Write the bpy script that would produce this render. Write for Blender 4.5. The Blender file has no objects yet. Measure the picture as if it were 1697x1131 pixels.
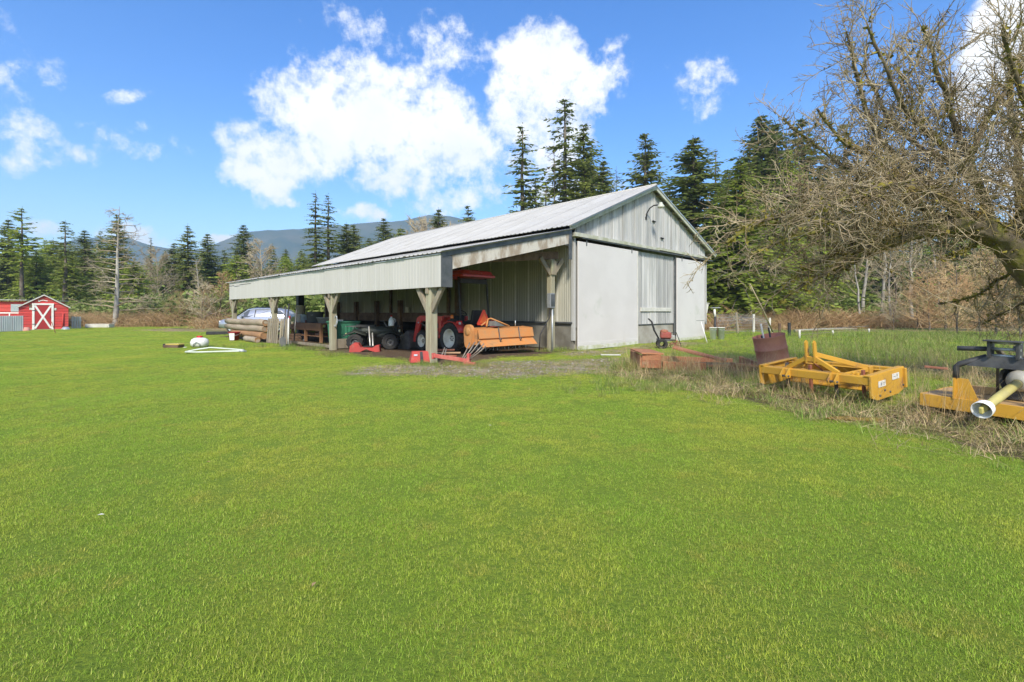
import bpy, bmesh, math, random
import numpy as np
from mathutils import Vector, Matrix, Euler
R = math.radians
rnd = random.Random(7)
nr = np.random.default_rng(7)
S = bpy.context.scene
COL = S.collection

# ------------------------------------------------------------------ camera
CAM_H, F = 1.4, 800.0            # eye height in metres; focal length in photo pixels (1697 wide)
cam = bpy.data.objects.new('camera', bpy.data.cameras.new('camera'))
COL.objects.link(cam)
cam.location = (0, 0, CAM_H); cam.rotation_euler = (R(90), 0, 0)
cam.data.sensor_width = 36; cam.data.lens = F/1697*36
cam.data.shift_y = -48.5/1697
cam.data.clip_start = .05; cam.data.clip_end = 8000
S.camera = cam
# ------------------------------------------------------------------ light and exposure
SUN_AZ, SUN_EL = R(181), R(41)   # azimuth measured clockwise from the view direction (+Y)
S.view_settings.view_transform = 'Standard'; S.view_settings.look = 'None'
S.view_settings.exposure = 1.05; S.view_settings.gamma = 1; S.view_settings.use_curve_mapping = False
sun = bpy.data.objects.new('sun', bpy.data.lights.new('sun', 'SUN')); COL.objects.link(sun)
sun.data.energy = 2.9; sun.data.angle = R(9); sun.data.color = (1, .93, .80)
sv = Vector((math.sin(SUN_AZ)*math.cos(SUN_EL), math.cos(SUN_AZ)*math.cos(SUN_EL), math.sin(SUN_EL)))
sun.rotation_euler = sv.to_track_quat('Z', 'Y').to_euler()
SKY_STRENGTH, SKY_SAT, CLOUD = .13, 1.38, .64

def build_world():
    w = bpy.data.worlds.new('World'); S.world = w; w.use_nodes = True
    nt = w.node_tree; nt.nodes.clear(); N = nt.nodes.new; L = nt.links.new
    def math_(op, a, b=None, c=None):
        n = N('ShaderNodeMath'); n.operation = op
        for i, v in enumerate((a, b, c)):
            if v is None: continue
            if isinstance(v, (int, float)): n.inputs[i].default_value = v
            else: L(v, n.inputs[i])
        return n.outputs[0]
    def vm(op, a, b):
        n = N('ShaderNodeVectorMath'); n.operation = op
        for i, v in enumerate((a, b)):
            if isinstance(v, tuple): n.inputs[i].default_value = v
            else: L(v, n.inputs[i])
        return n
    tc = N('ShaderNodeTexCoord'); d = tc.outputs['Generated']
    sx = N('ShaderNodeSeparateXYZ'); L(d, sx.inputs[0])
    az = math_('ARCTAN2', sx.outputs[0], sx.outputs[1]); el = math_('ARCSINE', sx.outputs[2])
    cx = N('ShaderNodeCombineXYZ'); L(az, cx.inputs[0]); L(el, cx.inputs[1]); ae = cx.outputs[0]
    # slow warp so that cloud outlines billow
    wn = N('ShaderNodeTexNoise'); wn.inputs['Scale'].default_value = 7; wn.inputs['Detail'].default_value = 3
    L(d, wn.inputs['Vector'])
    wv = vm('SUBTRACT', wn.outputs['Color'], (.5, .5, .5)); wv = vm('MULTIPLY', wv.outputs[0], (.13, .10, 0))
    ae = vm('ADD', ae, wv.outputs[0]).outputs[0]
    blobs = [(590,200,150,95,1.35),(500,255,110,55,1.2),(725,225,110,85,1.25),(435,292,60,42,1.0),(690,290,125,48,1.0),(650,128,70,36,1.0),
             (725,82,92,56,.62),(612,48,76,32,.34),(760,330,100,28,.75),
             (900,115,82,80,1.35),(965,140,72,62,1.1),(868,190,60,85,1.0),(905,255,85,85,.95),(930,320,90,40,.7),
             (1148,138,44,44,.62),(1168,178,34,34,.6),(1020,70,26,20,.45),
             (1655,50,75,120,1.3),(1640,150,50,60,.9),(1700,270,70,150,1.0),
             (48,212,66,46,.62),(92,248,70,22,.42),(42,260,52,26,.60),(66,108,36,26,.50),(-5,110,42,85,.42),(212,236,60,22,.22),(288,256,40,14,.22),(195,155,30,12,.5),(140,255,18,18,.5),
             (225,388,60,16,.9),(70,378,40,18,.85),(372,394,50,10,.8),(482,320,30,12,.65),(595,356,48,12,.65),(140,205,25,10,.5)]
    acc = None
    for px, py, rx, ry, wt in blobs:
        a0 = math.atan((px-848.5)/F); e0 = math.atan((517-py)/F*math.cos(a0))
        ra = rx/F*math.cos(a0)**2*1.12; re = ry/F*math.cos(a0)*math.cos(e0)**2*1.12
        t = vm('SUBTRACT', ae, (a0, e0, 0)).outputs[0]
        t = vm('MULTIPLY', t, (1/ra, 1/re, 0)).outputs[0]
        q = vm('DOT_PRODUCT', t, t).outputs['Value']
        v = math_('MULTIPLY_ADD', q, -wt, wt)
        acc = v if acc is None else math_('MAXIMUM', acc, v)
    # the same broken cloud carries on round the rest of the sky
    gn = N('ShaderNodeTexNoise'); gn.inputs['Scale'].default_value = 2.6; gn.inputs['Detail'].default_value = 3
    L(d, gn.inputs['Vector'])
    gen = math_('MULTIPLY_ADD', gn.outputs['Fac'], 5.0, -2.45)
    front = math_('MULTIPLY', sx.outputs[1], 1.0)
    mr = N('ShaderNodeMapRange'); L(front, mr.inputs['Value'])
    mr.inputs['From Min'].default_value = .62; mr.inputs['From Max'].default_value = .45
    mr.inputs['To Min'].default_value = -3; mr.inputs['To Max'].default_value = 0
    acc = math_('MAXIMUM', acc, math_('ADD', gen, mr.outputs[0]))
    acc = math_('MAXIMUM', acc, -1.2)
    fn = N('ShaderNodeTexNoise'); fn.inputs['Scale'].default_value = 13; fn.inputs['Detail'].default_value = 9; fn.inputs['Roughness'].default_value = .68
    L(d, fn.inputs['Vector'])
    f2 = N('ShaderNodeTexNoise'); f2.inputs['Scale'].default_value = 42; f2.inputs['Detail'].default_value = 7; f2.inputs['Roughness'].default_value = .65; L(d, f2.inputs['Vector'])
    dens = math_('ADD', acc, math_('MULTIPLY_ADD', fn.outputs['Fac'], 3.0, -1.5))
    dens = math_('ADD', dens, math_('MULTIPLY_ADD', f2.outputs['Fac'], 1.7, -.85))
    ss = N('ShaderNodeMapRange'); ss.interpolation_type = 'SMOOTHSTEP'; L(dens, ss.inputs['Value'])
    ss.inputs['From Min'].default_value = -.02; ss.inputs['From Max'].default_value = 1.1
    sky = N('ShaderNodeTexSky'); sky.sky_type = 'NISHITA'; sky.sun_disc = False
    sky.sun_elevation = SUN_EL; sky.sun_rotation = SUN_AZ; sky.dust_density = .6; sky.ozone_density = 2.2; sky.air_density = 1.0
    hs = N('ShaderNodeHueSaturation'); hs.inputs['Saturation'].default_value = SKY_SAT; hs.inputs['Hue'].default_value = .511; L(sky.outputs[0], hs.inputs['Color'])
    cn = N('ShaderNodeTexNoise'); cn.inputs['Scale'].default_value = 9; cn.inputs['Detail'].default_value = 6; L(d, cn.inputs['Vector'])
    cr = N('ShaderNodeValToRGB'); L(cn.outputs['Fac'], cr.inputs[0])
    k = CLOUD/SKY_STRENGTH
    cr.color_ramp.elements[0].position = .3; cr.color_ramp.elements[0].color = (.86*k, .89*k, .95*k, 1)
    cr.color_ramp.elements[1].position = .55; cr.color_ramp.elements[1].color = (k, k, 1.01*k, 1)
    mx = N('ShaderNodeMix'); mx.data_type = 'RGBA'; mx.clamp_result = False
    L(ss.outputs[0], mx.inputs[0]); L(hs.outputs[0], mx.inputs[6]); L(cr.outputs[0], mx.inputs[7])
    bg = N('ShaderNodeBackground'); bg.inputs[1].default_value = SKY_STRENGTH; L(mx.outputs[2], bg.inputs[0])
    out = N('ShaderNodeOutputWorld'); L(bg.outputs[0], out.inputs[0])
build_world()

# ------------------------------------------------------------------ helpers
def P(px, py, z=0.0):
    """point at height z seen at photo pixel (px, py)"""
    Z = (CAM_H-z)*F/(py-517); return Vector(((px-848.5)/F*Z, Z, z))
def PD(px, py, Z):
    """point at depth Z seen at photo pixel (px, py)"""
    return Vector(((px-848.5)/F*Z, Z, CAM_H-(py-517)*Z/F))

def mat(name, c1, c2=None, scale=4, rough=.7, metal=0, bump=0, bscale=None, stretch=(1,1,1), c3=None, s3=1.2, t3=.6, var=0.0, spec=.35, coord='Object', lo=.35, hi=.65, trans=0, coat=0):
    m = bpy.data.materials.new(name); m.use_nodes = True
    nt = m.node_tree; N = nt.nodes.new; L = nt.links.new
    b = nt.nodes['Principled BSDF']
    b.inputs['Roughness'].default_value = rough; b.inputs['Metallic'].default_value = metal
    b.inputs['Specular IOR Level'].default_value = spec
    if coat: b.inputs['Coat Weight'].default_value = coat; b.inputs['Coat Roughness'].default_value = .15
    tc = N('ShaderNodeTexCoord'); oi = N('ShaderNodeObjectInfo')
    if coord == 'World':
        g = N('ShaderNodeNewGeometry'); src = g.outputs['Position']
    else: src = tc.outputs[coord]
    ad = N('ShaderNodeVectorMath'); ad.operation = 'MULTIPLY_ADD'; L(src, ad.inputs[0]); ad.inputs[1].default_value = stretch
    rv = N('ShaderNodeVectorMath'); rv.operation = 'SCALE'; rv.inputs[0].default_value = (37, 19, 53)
    if coord != 'World': L(oi.outputs['Random'], rv.inputs['Scale'])
    else: rv.inputs['Scale'].default_value = 0
    L(rv.outputs[0], ad.inputs[2]); vec = ad.outputs[0]
    def noise(sc, det=5, ro=.6):
        n = N('ShaderNodeTexNoise'); n.inputs['Scale'].default_value = sc; n.inputs['Detail'].default_value = det; n.inputs['Roughness'].default_value = ro
        L(vec, n.inputs['Vector']); return n.outputs['Fac']
    def ramp(f, a, b_):
        r = N('ShaderNodeMapRange'); r.interpolation_type = 'SMOOTHSTEP'; L(f, r.inputs['Value'])
        r.inputs['From Min'].default_value = a; r.inputs['From Max'].default_value = b_; return r.outputs[0]
    def mix(f, a, b_):
        x = N('ShaderNodeMix'); x.data_type = 'RGBA'
        if isinstance(f, float): x.inputs[0].default_value = f
        else: L(f, x.inputs[0])
        for i, v in ((6, a), (7, b_)):
            if isinstance(v, tuple): x.inputs[i].default_value = (*v[:3], 1)
            else: L(v, x.inputs[i])
        return x.outputs[2]
    col = c1
    if c2 is not None: col = mix(ramp(noise(scale), lo, hi), c1, c2)
    if c3 is not None: col = mix(ramp(noise(s3, 7, .65), t3, t3+.14), col, c3)
    if var:
        h = N('ShaderNodeHueSaturation')
        mm = N('ShaderNodeMath'); mm.operation = 'MULTIPLY_ADD'; L(oi.outputs['Random'], mm.inputs[0]); mm.inputs[1].default_value = 2*var; mm.inputs[2].default_value = 1-var
        L(mm.outputs[0], h.inputs['Value'])
        if isinstance(col, tuple): h.inputs['Color'].default_value = (*col, 1)
        else: L(col, h.inputs['Color'])
        col = h.outputs[0]
    if isinstance(col, tuple): b.inputs['Base Color'].default_value = (*col, 1)
    else: L(col, b.inputs['Base Color'])
    if bump:
        bp = N('ShaderNodeBump'); bp.inputs['Strength'].default_value = min(1, bump); bp.inputs['Distance'].default_value = .02*max(1, bump)
        L(noise(bscale or scale*5), bp.inputs['Height']); L(bp.outputs[0], b.inputs['Normal'])
    if trans:
        tr = N('ShaderNodeBsdfTranslucent')
        if isinstance(col, tuple): tr.inputs[0].default_value = (*col, 1)
        else: L(col, tr.inputs[0])
        ms = N('ShaderNodeMixShader'); ms.inputs[0].default_value = trans
        L(b.outputs[0], ms.inputs[1]); L(tr.outputs[0], ms.inputs[2])
        L(ms.outputs[0], nt.nodes['Material Output'].inputs[0])
    return m

def tag(o, label=None, cat=None, group=None, kind=None):
    if label: o['label'] = label
    if cat: o['category'] = cat
    if group: o['group'] = group
    if kind: o['kind'] = kind
    return o
def thing(name, label, cat, loc=(0,0,0), rz=0, group=None, rot=None, scale=None):
    o = bpy.data.objects.new(name, None); o.empty_display_size = .2; COL.objects.link(o)
    o.location = loc; o.rotation_euler = rot if rot else (0, 0, rz)
    if scale: o.scale = scale
    return tag(o, label, cat, group)
def link(name, me, parent=None, loc=None, rot=None, scale=None):
    o = bpy.data.objects.new(name, me); COL.objects.link(o)
    if parent: o.parent = parent
    if loc is not None: o.location = loc
    if rot is not None: o.rotation_euler = rot
    if scale is not None: o.scale = scale
    return o

class MB:
    def __init__(s): s.v = []; s.f = []; s.sm = []
    def add(s, vs, fs, smooth=False):
        b = len(s.v); s.v += [tuple(v) for v in vs]; s.f += [[i+b for i in f] for f in fs]; s.sm += [smooth]*len(fs); return s
    def box(s, c, d, rot=None, bev=0.006):
        """box of full size d centred on c with small chamfers; rot = euler or matrix"""
        h = [x/2 for x in d]; b = min(bev, min(h)*.45)
        M_ = Euler(rot).to_matrix() if isinstance(rot, tuple) else (rot or Matrix.Identity(3)); c = Vector(c)
        vs, idx = [], {}
        for sx in (-1,1):
            for sy in (-1,1):
                for sz in (-1,1):
                    for k in range(3):
                        p = [sx*(h[0]-b), sy*(h[1]-b), sz*(h[2]-b)]; p[k] = (sx,sy,sz)[k]*h[k]
                        idx[sx,sy,sz,k] = len(vs); vs.append(c + M_ @ Vector(p))
        fs = []
        cyc = [(-1,-1),(1,-1),(1,1),(-1,1)]
        for k in range(3):
            for sg in (-1,1):
                q = []
                for a_, b_ in cyc:
                    t = [0,0,0]; t[k] = sg; t[(k+1)%3] = a_; t[(k+2)%3] = b_; q.append(idx[(*t, k)])
                fs.append(q if sg > 0 else q[::-1])
        for k in range(3):      # edges along axis k
            i, j = (k+1)%3, (k+2)%3
            for a_ in (-1,1):
                for b_ in (-1,1):
                    t0 = [0,0,0]; t0[i] = a_; t0[j] = b_; t1 = t0[:]; t0[k] = -1; t1[k] = 1
                    q = [idx[(*t0,i)], idx[(*t0,j)], idx[(*t1,j)], idx[(*t1,i)]]
                    fs.append(q if a_*b_ > 0 else q[::-1])
        for sx in (-1,1):
            for sy in (-1,1):
                for sz in (-1,1):
                    q = [idx[sx,sy,sz,0], idx[sx,sy,sz,1], idx[sx,sy,sz,2]]
                    fs.append(q if sx*sy*sz > 0 else q[::-1])
        return s.add(vs, fs)
    def beam(s, p0, p1, w, h, up=(0,0,1), bev=.006):
        """bar from p0 to p1, w across, h along 'up'"""
        p0, p1 = Vector(p0), Vector(p1); x = (p1-p0); l = x.length; x.normalize()
        y = Vector(up).cross(x)
        if y.length < 1e-4: y = Vector((0,1,0)).cross(x)
        y.normalize(); z = x.cross(y)
        return s.box((p0+p1)/2, (l, w, h), Matrix((x, y, z)).transposed(), bev)
    def tube(s, pts, rad, n=10, cap=True, smooth=True):
        pts = [Vector(p) for p in pts]; k = len(pts)
        rad = [rad]*k if isinstance(rad, (int, float)) else rad
        vs, fs = [], []; ref = None
        for i, p in enumerate(pts):
            t = (pts[min(i+1,k-1)]-pts[max(i-1,0)]).normalized()
            if ref is None:
                ref = t.cross(Vector((0,0,1)) if abs(t.z) < .9 else Vector((1,0,0))).normalized()
            ref = (ref - t*ref.dot(t)).normalized(); q = t.cross(ref)
            for j in range(n):
                a = 2*math.pi*j/n; vs.append(p + (ref*math.cos(a)+q*math.sin(a))*rad[i])
        for i in range(k-1):
            for j in range(n):
                fs.append([i*n+j, i*n+(j+1)%n, (i+1)*n+(j+1)%n, (i+1)*n+j])
        s.add(vs, fs, smooth)
        if cap:
            b = len(s.v)-len(vs)
            s.f += [[b+j for j in range(n)][::-1], [b+(k-1)*n+j for j in range(n)]]; s.sm += [False, False]
        return s
    def lathe(s, prof, c=(0,0,0), axis='z', n=20, closed=False, smooth=True, M_=None):
        """profile [(r, h), ...] turned about an axis through c"""
        vs, fs = [], []; c = Vector(c); k = len(prof)
        for r, h in prof:
            for j in range(n):
                a = 2*math.pi*j/n; p = Vector((r*math.cos(a), r*math.sin(a), h))
                if axis == 'y': p = Vector((p.x, p.z, -p.y))
                elif axis == 'x': p = Vector((p.z, p.x, p.y))
                if M_: p = M_ @ p
                vs.append(c+p)
        for i in range(k if closed else k-1):
            for j in range(n):
                i2 = (i+1)%k; fs.append([i*n+j, i*n+(j+1)%n, i2*n+(j+1)%n, i2*n+j])
        return s.add(vs, fs, smooth)
    def prism(s, poly, a, b, plane='xz'):
        """polygon in a plane, thickened between a and b along the third axis"""
        def pt(u, v, w): return {'xz': (u, w, v), 'xy': (u, v, w), 'yz': (w, u, v)}[plane]
        n = len(poly); vs = [pt(u, v, a) for u, v in poly]+[pt(u, v, b) for u, v in poly]
        fs = [list(range(n))[::-1], list(range(n, 2*n))]+[[i, (i+1)%n, n+(i+1)%n, n+i] for i in range(n)]
        return s.add(vs, fs)
    def loft(s, rings, closed=True, cap=True, smooth=True):
        n = len(rings[0]); vs = [p for r in rings for p in r]; fs = []
        for i in range(len(rings)-1):
            for j in range(n if closed else n-1):
                fs.append([i*n+j, i*n+(j+1)%n, (i+1)*n+(j+1)%n, (i+1)*n+j])
        s.add(vs, fs, smooth)
        if cap:
            b = len(s.v)-len(vs); m = (len(rings)-1)*n
            s.f += [[b+j for j in range(n)][::-1], [b+m+j for j in range(n)]]; s.sm += [False, False]
        return s
    def mesh(s, name, m, recalc=True):
        me = bpy.data.meshes.new(name); me.from_pydata(s.v, [], s.f)
        me.polygons.foreach_set('use_smooth', s.sm)
        if recalc:
            bm = bmesh.new(); bm.from_mesh(me); bmesh.ops.recalc_face_normals(bm, faces=bm.faces); bm.to_mesh(me); bm.free()
        for mm in (m if isinstance(m, (list, tuple)) else [m]): me.materials.append(mm)
        me.update(); return me
    def build(s, name, m, parent=None, loc=None, rot=None, recalc=True):
        return link(name, s.mesh(name, m, recalc), parent, loc, rot)

def np_mesh(name, v, f, m, smooth=False, attrs=None):
    """fast mesh from arrays; f is (k,3) or (k,4)"""
    v = np.asarray(v, np.float32); f = np.asarray(f, np.int32); k = f.shape[1]
    me = bpy.data.meshes.new(name)
    me.vertices.add(len(v)); me.vertices.foreach_set('co', v.ravel())
    me.loops.add(f.size); me.loops.foreach_set('vertex_index', f.ravel())
    me.polygons.add(len(f)); me.polygons.foreach_set('loop_start', np.arange(0, f.size, k, dtype=np.int32))
    me.polygons.foreach_set('loop_total', np.full(len(f), k, np.int32))
    if smooth: me.polygons.foreach_set('use_smooth', np.ones(len(f), bool))
    me.update(calc_edges=True)
    for an, av in (attrs or {}).items():
        a = me.attributes.new(an, 'FLOAT', 'POINT'); a.data.foreach_set('value', np.asarray(av, np.float32))
    me.materials.append(m); return me
def tubes_np(lines, n=4):
    """many tapering tubes at once: lines = [(pts (k,3), radii (k)), ...]"""
    V, Fc, b = [], [], 0
    ang = np.arange(n)*2*np.pi/n; ca, sa = np.cos(ang)[None,:,None], np.sin(ang)[None,:,None]
    for pts, rad in lines:
        pts = np.asarray(pts, float); k = len(pts); rad = np.asarray(rad, float)
        t = np.gradient(pts, axis=0); t /= np.linalg.norm(t, axis=1, keepdims=True)+1e-9
        ref = np.array([0,0,1.]) if abs(t[0,2]) < .8 else np.array([1.,0,0])
        a = np.cross(t, ref); a /= np.linalg.norm(a, axis=1, keepdims=True)+1e-9; c = np.cross(t, a)
        V.append((pts[:,None]+(a[:,None]*ca+c[:,None]*sa)*rad[:,None,None]).reshape(-1,3))
        i, j = np.meshgrid(np.arange(k-1), np.arange(n), indexing='ij')
        Fc.append(np.stack([i*n+j, i*n+(j+1)%n, (i+1)*n+(j+1)%n, (i+1)*n+j], -1).reshape(-1,4)+b); b += k*n
    return np.concatenate(V), np.concatenate(Fc)

PROTO = bpy.data.collections.new('prototypes')   # never linked to the scene
def scatter(name, pts, rot, scl, idx, meshes, kind='stuff'):
    """one object of countless pieces (grass, straw, brush): instances on points"""
    c = bpy.data.collections.new(name+'_pieces')
    for i, me in enumerate(meshes):
        c.objects.link(bpy.data.objects.new(f'{name}_piece_{chr(97+i)}', me))
    me = bpy.data.meshes.new(name); me.vertices.add(len(pts)); me.vertices.foreach_set('co', np.asarray(pts, np.float32).ravel())
    for an, ty, av, key in (('rot','FLOAT_VECTOR',rot,'vector'),('scl','FLOAT_VECTOR',scl,'vector')):
        a = me.attributes.new(an, ty, 'POINT'); a.data.foreach_set(key, np.asarray(av, np.float32).ravel())
    a = me.attributes.new('idx', 'INT', 'POINT'); a.data.foreach_set('value', np.asarray(idx, np.int32))
    o = link(name, me); o['kind'] = kind
    g = bpy.data.node_groups.new(name, 'GeometryNodeTree')
    g.interface.new_socket('Geometry', in_out='INPUT', socket_type='NodeSocketGeometry'); g.interface.new_socket('Geometry', in_out='OUTPUT', socket_type='NodeSocketGeometry')
    N, L = g.nodes.new, g.links.new
    gi, go, ip, ci = N('NodeGroupInput'), N('NodeGroupOutput'), N('GeometryNodeInstanceOnPoints'), N('GeometryNodeCollectionInfo')
    ci.inputs[0].default_value = c; ci.inputs[1].default_value = True; ci.inputs[2].default_value = True
    def na(n, t):
        x = N('GeometryNodeInputNamedAttribute'); x.data_type = t; x.inputs[0].default_value = n
        return x.outputs[0]
    er = N('FunctionNodeEulerToRotation'); L(na('rot','FLOAT_VECTOR'), er.inputs[0])
    L(gi.outputs[0], ip.inputs['Points']); L(ci.outputs[0], ip.inputs['Instance']); ip.inputs['Pick Instance'].default_value = True
    L(na('idx','INT'), ip.inputs['Instance Index']); L(er.outputs[0], ip.inputs['Rotation']); L(na('scl','FLOAT_VECTOR'), ip.inputs['Scale'])
    L(ip.outputs[0], go.inputs[0])
    md = o.modifiers.new('pieces', 'NODES'); md.node_group = g
    return o

def gz(x, y):
    """height of the ground: nearly level, gently uneven"""
    x = np.asarray(x, float); y = np.asarray(y, float)
    near = np.clip((y-1)/8, 0, 1)*np.clip((300-np.hypot(x,y))/200, 0, 1)
    return near*(.022*np.sin(x*.7+1.3)*np.sin(y*.55)+.018*np.sin(x*1.7+y*.6)+.012*np.sin(y*2.1-x*.8))
def ss(a, b, x): t = np.clip((x-a)/(b-a), 0, 1); return t*t*(3-2*t)

# barn frame: corner of the gable at (BX, BY); local x runs along the gable, local y along the length
BX, BY = 2.26, 17.5; C45 = math.sqrt(.5)
def to_barn(x, y): dx, dy = x-BX, y-BY; return (dx+dy)*C45, (-dx+dy)*C45
def from_barn(u, v, z=0.0): return Vector((BX+(u-v)*C45, BY+(u+v)*C45, z))
# ------------------------------------------------------------------ ground sheet
def capsule(x, y, pts, r, soft):
    out = np.zeros(np.shape(x))
    for (a, b) in zip(pts[:-1], pts[1:]):
        ax, ay, bx, by = a[0], a[1], b[0], b[1]; dx, dy = bx-ax, by-ay
        t = np.clip(((x-ax)*dx+(y-ay)*dy)/(dx*dx+dy*dy+1e-9), 0, 1)
        d = np.hypot(x-ax-t*dx, y-ay-t*dy); out = np.maximum(out, 1-ss(r-soft, r+soft, d))
    return out
YARD = [P(690,612), P(760,610), P(880,612), P(1010,603)]
APRON = [from_barn(-1,-1.0), from_barn(4,-1.2), from_barn(7,-1.0)]
STRAW = [P(1075,618), P(1200,640), P(1330,666), P(1500,692), P(1697,728), (8,4.4,0)]
STRAW2 = [P(1230,600), P(1420,612), P(1560,618), P(1697,640)]
def zones(x, y):
    x, y = np.asarray(x, float), np.asarray(y, float)
    w = .35*np.sin(x*1.9+y*.8)+.25*np.sin(y*2.7-x*1.1)+.18*np.sin(x*5.1+2)*np.sin(y*4.3)
    u, v = to_barn(x, y)
    soil = ss(-6.9,-6.1,u+w*.5)*(1-ss(-.1,.5,u))*ss(-.9,.1,v+w*.4)*(1-ss(19.2,20.4,v))
    floor = ss(-.2,0,u)*(1-ss(11.0,11.3,u))*ss(-.1,.1,v)*(1-ss(20.4,20.8,v))
    yard = np.maximum(capsule(x+w*.5, y+w*.4, YARD, 1.35, .85)*.95, capsule(x, y+w*.4, APRON, .9, .7)*.7)
    straw = np.maximum(capsule(x+w*.4, y+w*.4, STRAW, .75, .5), capsule(x+w*.5, y+w*.5, STRAW2, 1.3, 1.0)*.75)
    edge = np.clip(capsule(x+w*.3, y+w*.3, STRAW, 1.4, .8)-straw, 0, 1)*.5
    left = 46+.0*x
    far = np.where(x < -4, ss(43, 49, y+w*2), ss(30, 36, y+w*2))
    rub = capsule(x, y, [P(300,546), P(360,548)], 3.2, 2.2)
    return np.clip(soil+floor,0,1), yard*(1-soil), straw*(1-soil), np.clip(np.maximum(far, rub),0,1), edge
GX = np.unique(np.concatenate([np.arange(-34,30.1,.3), np.clip(-34-np.cumsum(.35*1.12**np.arange(62)),-3200,0), np.clip(30+np.cumsum(.35*1.12**np.arange(62)),0,3200)]))
GY = np.unique(np.concatenate([np.arange(-2,52.1,.25), np.clip(-2-np.cumsum(.4*1.25**np.arange(28)),-800,0), np.clip(52+np.cumsum(.35*1.11**np.arange(64)),0,2200)]))
gx, gy = np.meshgrid(GX, GY, indexing='ij'); gx, gy = gx.ravel(), gy.ravel()
zs = zones(gx, gy)
n1, n2 = len(GX), len(GY); i, j = np.meshgrid(np.arange(n1-1), np.arange(n2-1), indexing='ij')
gf = np.stack([i*n2+j, (i+1)*n2+j, (i+1)*n2+j+1, i*n2+j+1], -1).reshape(-1,4)
def ground_mat():
    m = bpy.data.materials.new('ground'); m.use_nodes = True; nt = m.node_tree; N, L = nt.nodes.new, nt.links.new
    b = nt.nodes['Principled BSDF']; b.inputs['Roughness'].default_value = .95; b.inputs['Specular IOR Level'].default_value = .1
    g = N('ShaderNodeNewGeometry')
    def noise(sc, det=6, ro=.6):
        n = N('ShaderNodeTexNoise'); n.inputs['Scale'].default_value = sc; n.inputs['Detail'].default_value = det; n.inputs['Roughness'].default_value = ro
        L(g.outputs['Position'], n.inputs['Vector']); return n.outputs['Fac']
    def rg(f, a, c):
        r = N('ShaderNodeMapRange'); r.interpolation_type = 'SMOOTHSTEP'; L(f, r.inputs['Value']); r.inputs['From Min'].default_value = a; r.inputs['From Max'].default_value = c; return r.outputs[0]
    def mix(f, a, c):
        x = N('ShaderNodeMix'); x.data_type = 'RGBA'; L(f, x.inputs[0])
        for k, v in ((6,a),(7,c)):
            if isinstance(v, tuple): x.inputs[k].default_value = (*v,1)
            else: L(v, x.inputs[k])
        return x.outputs[2]
    def at(n):
        a = N('ShaderNodeAttribute'); a.attribute_name = n; return a.outputs['Fac']
    def edge(n, amp=1.0):      # attribute broken up by noise
        a = N('ShaderNodeMath'); a.operation = 'MULTIPLY_ADD'; L(noise(2.2, 8, .7), a.inputs[0]); a.inputs[1].default_value = amp; L(at(n), a.inputs[2])
        return rg(a.outputs[0], .5+amp*.5-.22, .5+amp*.5+.22)
    big, mid, fine = noise(.9, 3), noise(4, 6, .65), noise(38, 6, .75)
    lawn = mix(rg(big, .38, .64), (.23,.335,.032), (.335,.35,.046)); lawn = mix(rg(fine,.4,.7), (.15,.22,.03), lawn)
    soil = mix(rg(mid,.35,.65), (.17,.11,.07), (.26,.20,.14)); soil = mix(rg(fine,.45,.7), (.10,.07,.045), soil)
    grav = mix(rg(mid,.40,.6), (.25,.24,.08), (.32,.25,.155)); grav = mix(rg(fine,.35,.6), (.13,.125,.06), grav); grav = mix(rg(noise(1.6,4),.5,.62), grav, (.33,.27,.18))
    straw = mix(rg(mid,.4,.62), (.24,.19,.12), (.14,.15,.05)); straw = mix(rg(fine,.4,.65), (.09,.065,.035), straw)
    brown = mix(rg(mid,.35,.65), (.26,.19,.095), (.34,.265,.15)); brown = mix(rg(noise(.35,4),.45,.6), brown, (.12,.15,.04))
    c = mix(edge('yard'), lawn, grav); c = mix(edge('straw'), c, straw); c = mix(edge('far', .6), c, brown); c = mix(edge('soil', .5), c, soil)
    L(c, b.inputs['Base Color'])
    bp = N('ShaderNodeBump'); bp.inputs['Strength'].default_value = .9; bp.inputs['Distance'].default_value = .04; L(noise(22,8,.75), bp.inputs['Height']); L(bp.outputs[0], b.inputs['Normal'])
    return m
me = np_mesh('ground', np.stack([gx, gy, gz(gx, gy)], 1), gf, ground_mat(), True, dict(soil=zs[0], yard=zs[1], straw=zs[2], far=zs[3]))
tag(link('ground', me), kind='structure')

# ------------------------------------------------------------------ far hills
def hill(name, prof, Z, depth, m, seed):
    """ridge whose crest shows at the photo pixels of prof"""
    g = np.random.default_rng(seed); xs = np.array([p[0] for p in prof], float); ys = np.array([p[1] for p in prof], float)
    px = np.linspace(xs[0], xs[-1], 260); py = np.interp(px, xs, ys)
    for k in range(3): py[1:-1] = (py[:-2]+2*py[1:-1]+py[2:])/4
    py += np.convolve(g.normal(0,.55,260), np.ones(3)/3, 'same')
    X = (px-848.5)/F*Z; H = CAM_H-(py-517)*Z/F
    rows = 34; V = []
    for r in range(rows):
        t = r/(rows-1); prof_h = (t/.8)**1.9 if t < .8 else 1-(t-.8)*1.2
        hh = H*prof_h*(1+.25*abs(t-.8)*np.sin(px*.05+t*9+seed)) if t != .8 else H
        sp = 1+.18*(t-.8)
        V.append(np.stack([X*sp, np.full_like(X, Z+(t-.8)*depth)+20*np.sin(px*.04+r), hh+g.normal(0,1.1,260)*(0<t<.8)], 1))
    V = np.concatenate(V); n = 260; i, j = np.meshgrid(np.arange(rows-1), np.arange(n-1), indexing='ij')
    f = np.stack([i*n+j, i*n+j+1, (i+1)*n+j+1, (i+1)*n+j], -1).reshape(-1,4)
    return tag(link(name, np_mesh(name, V, f, m, True)), kind='structure')
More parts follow.
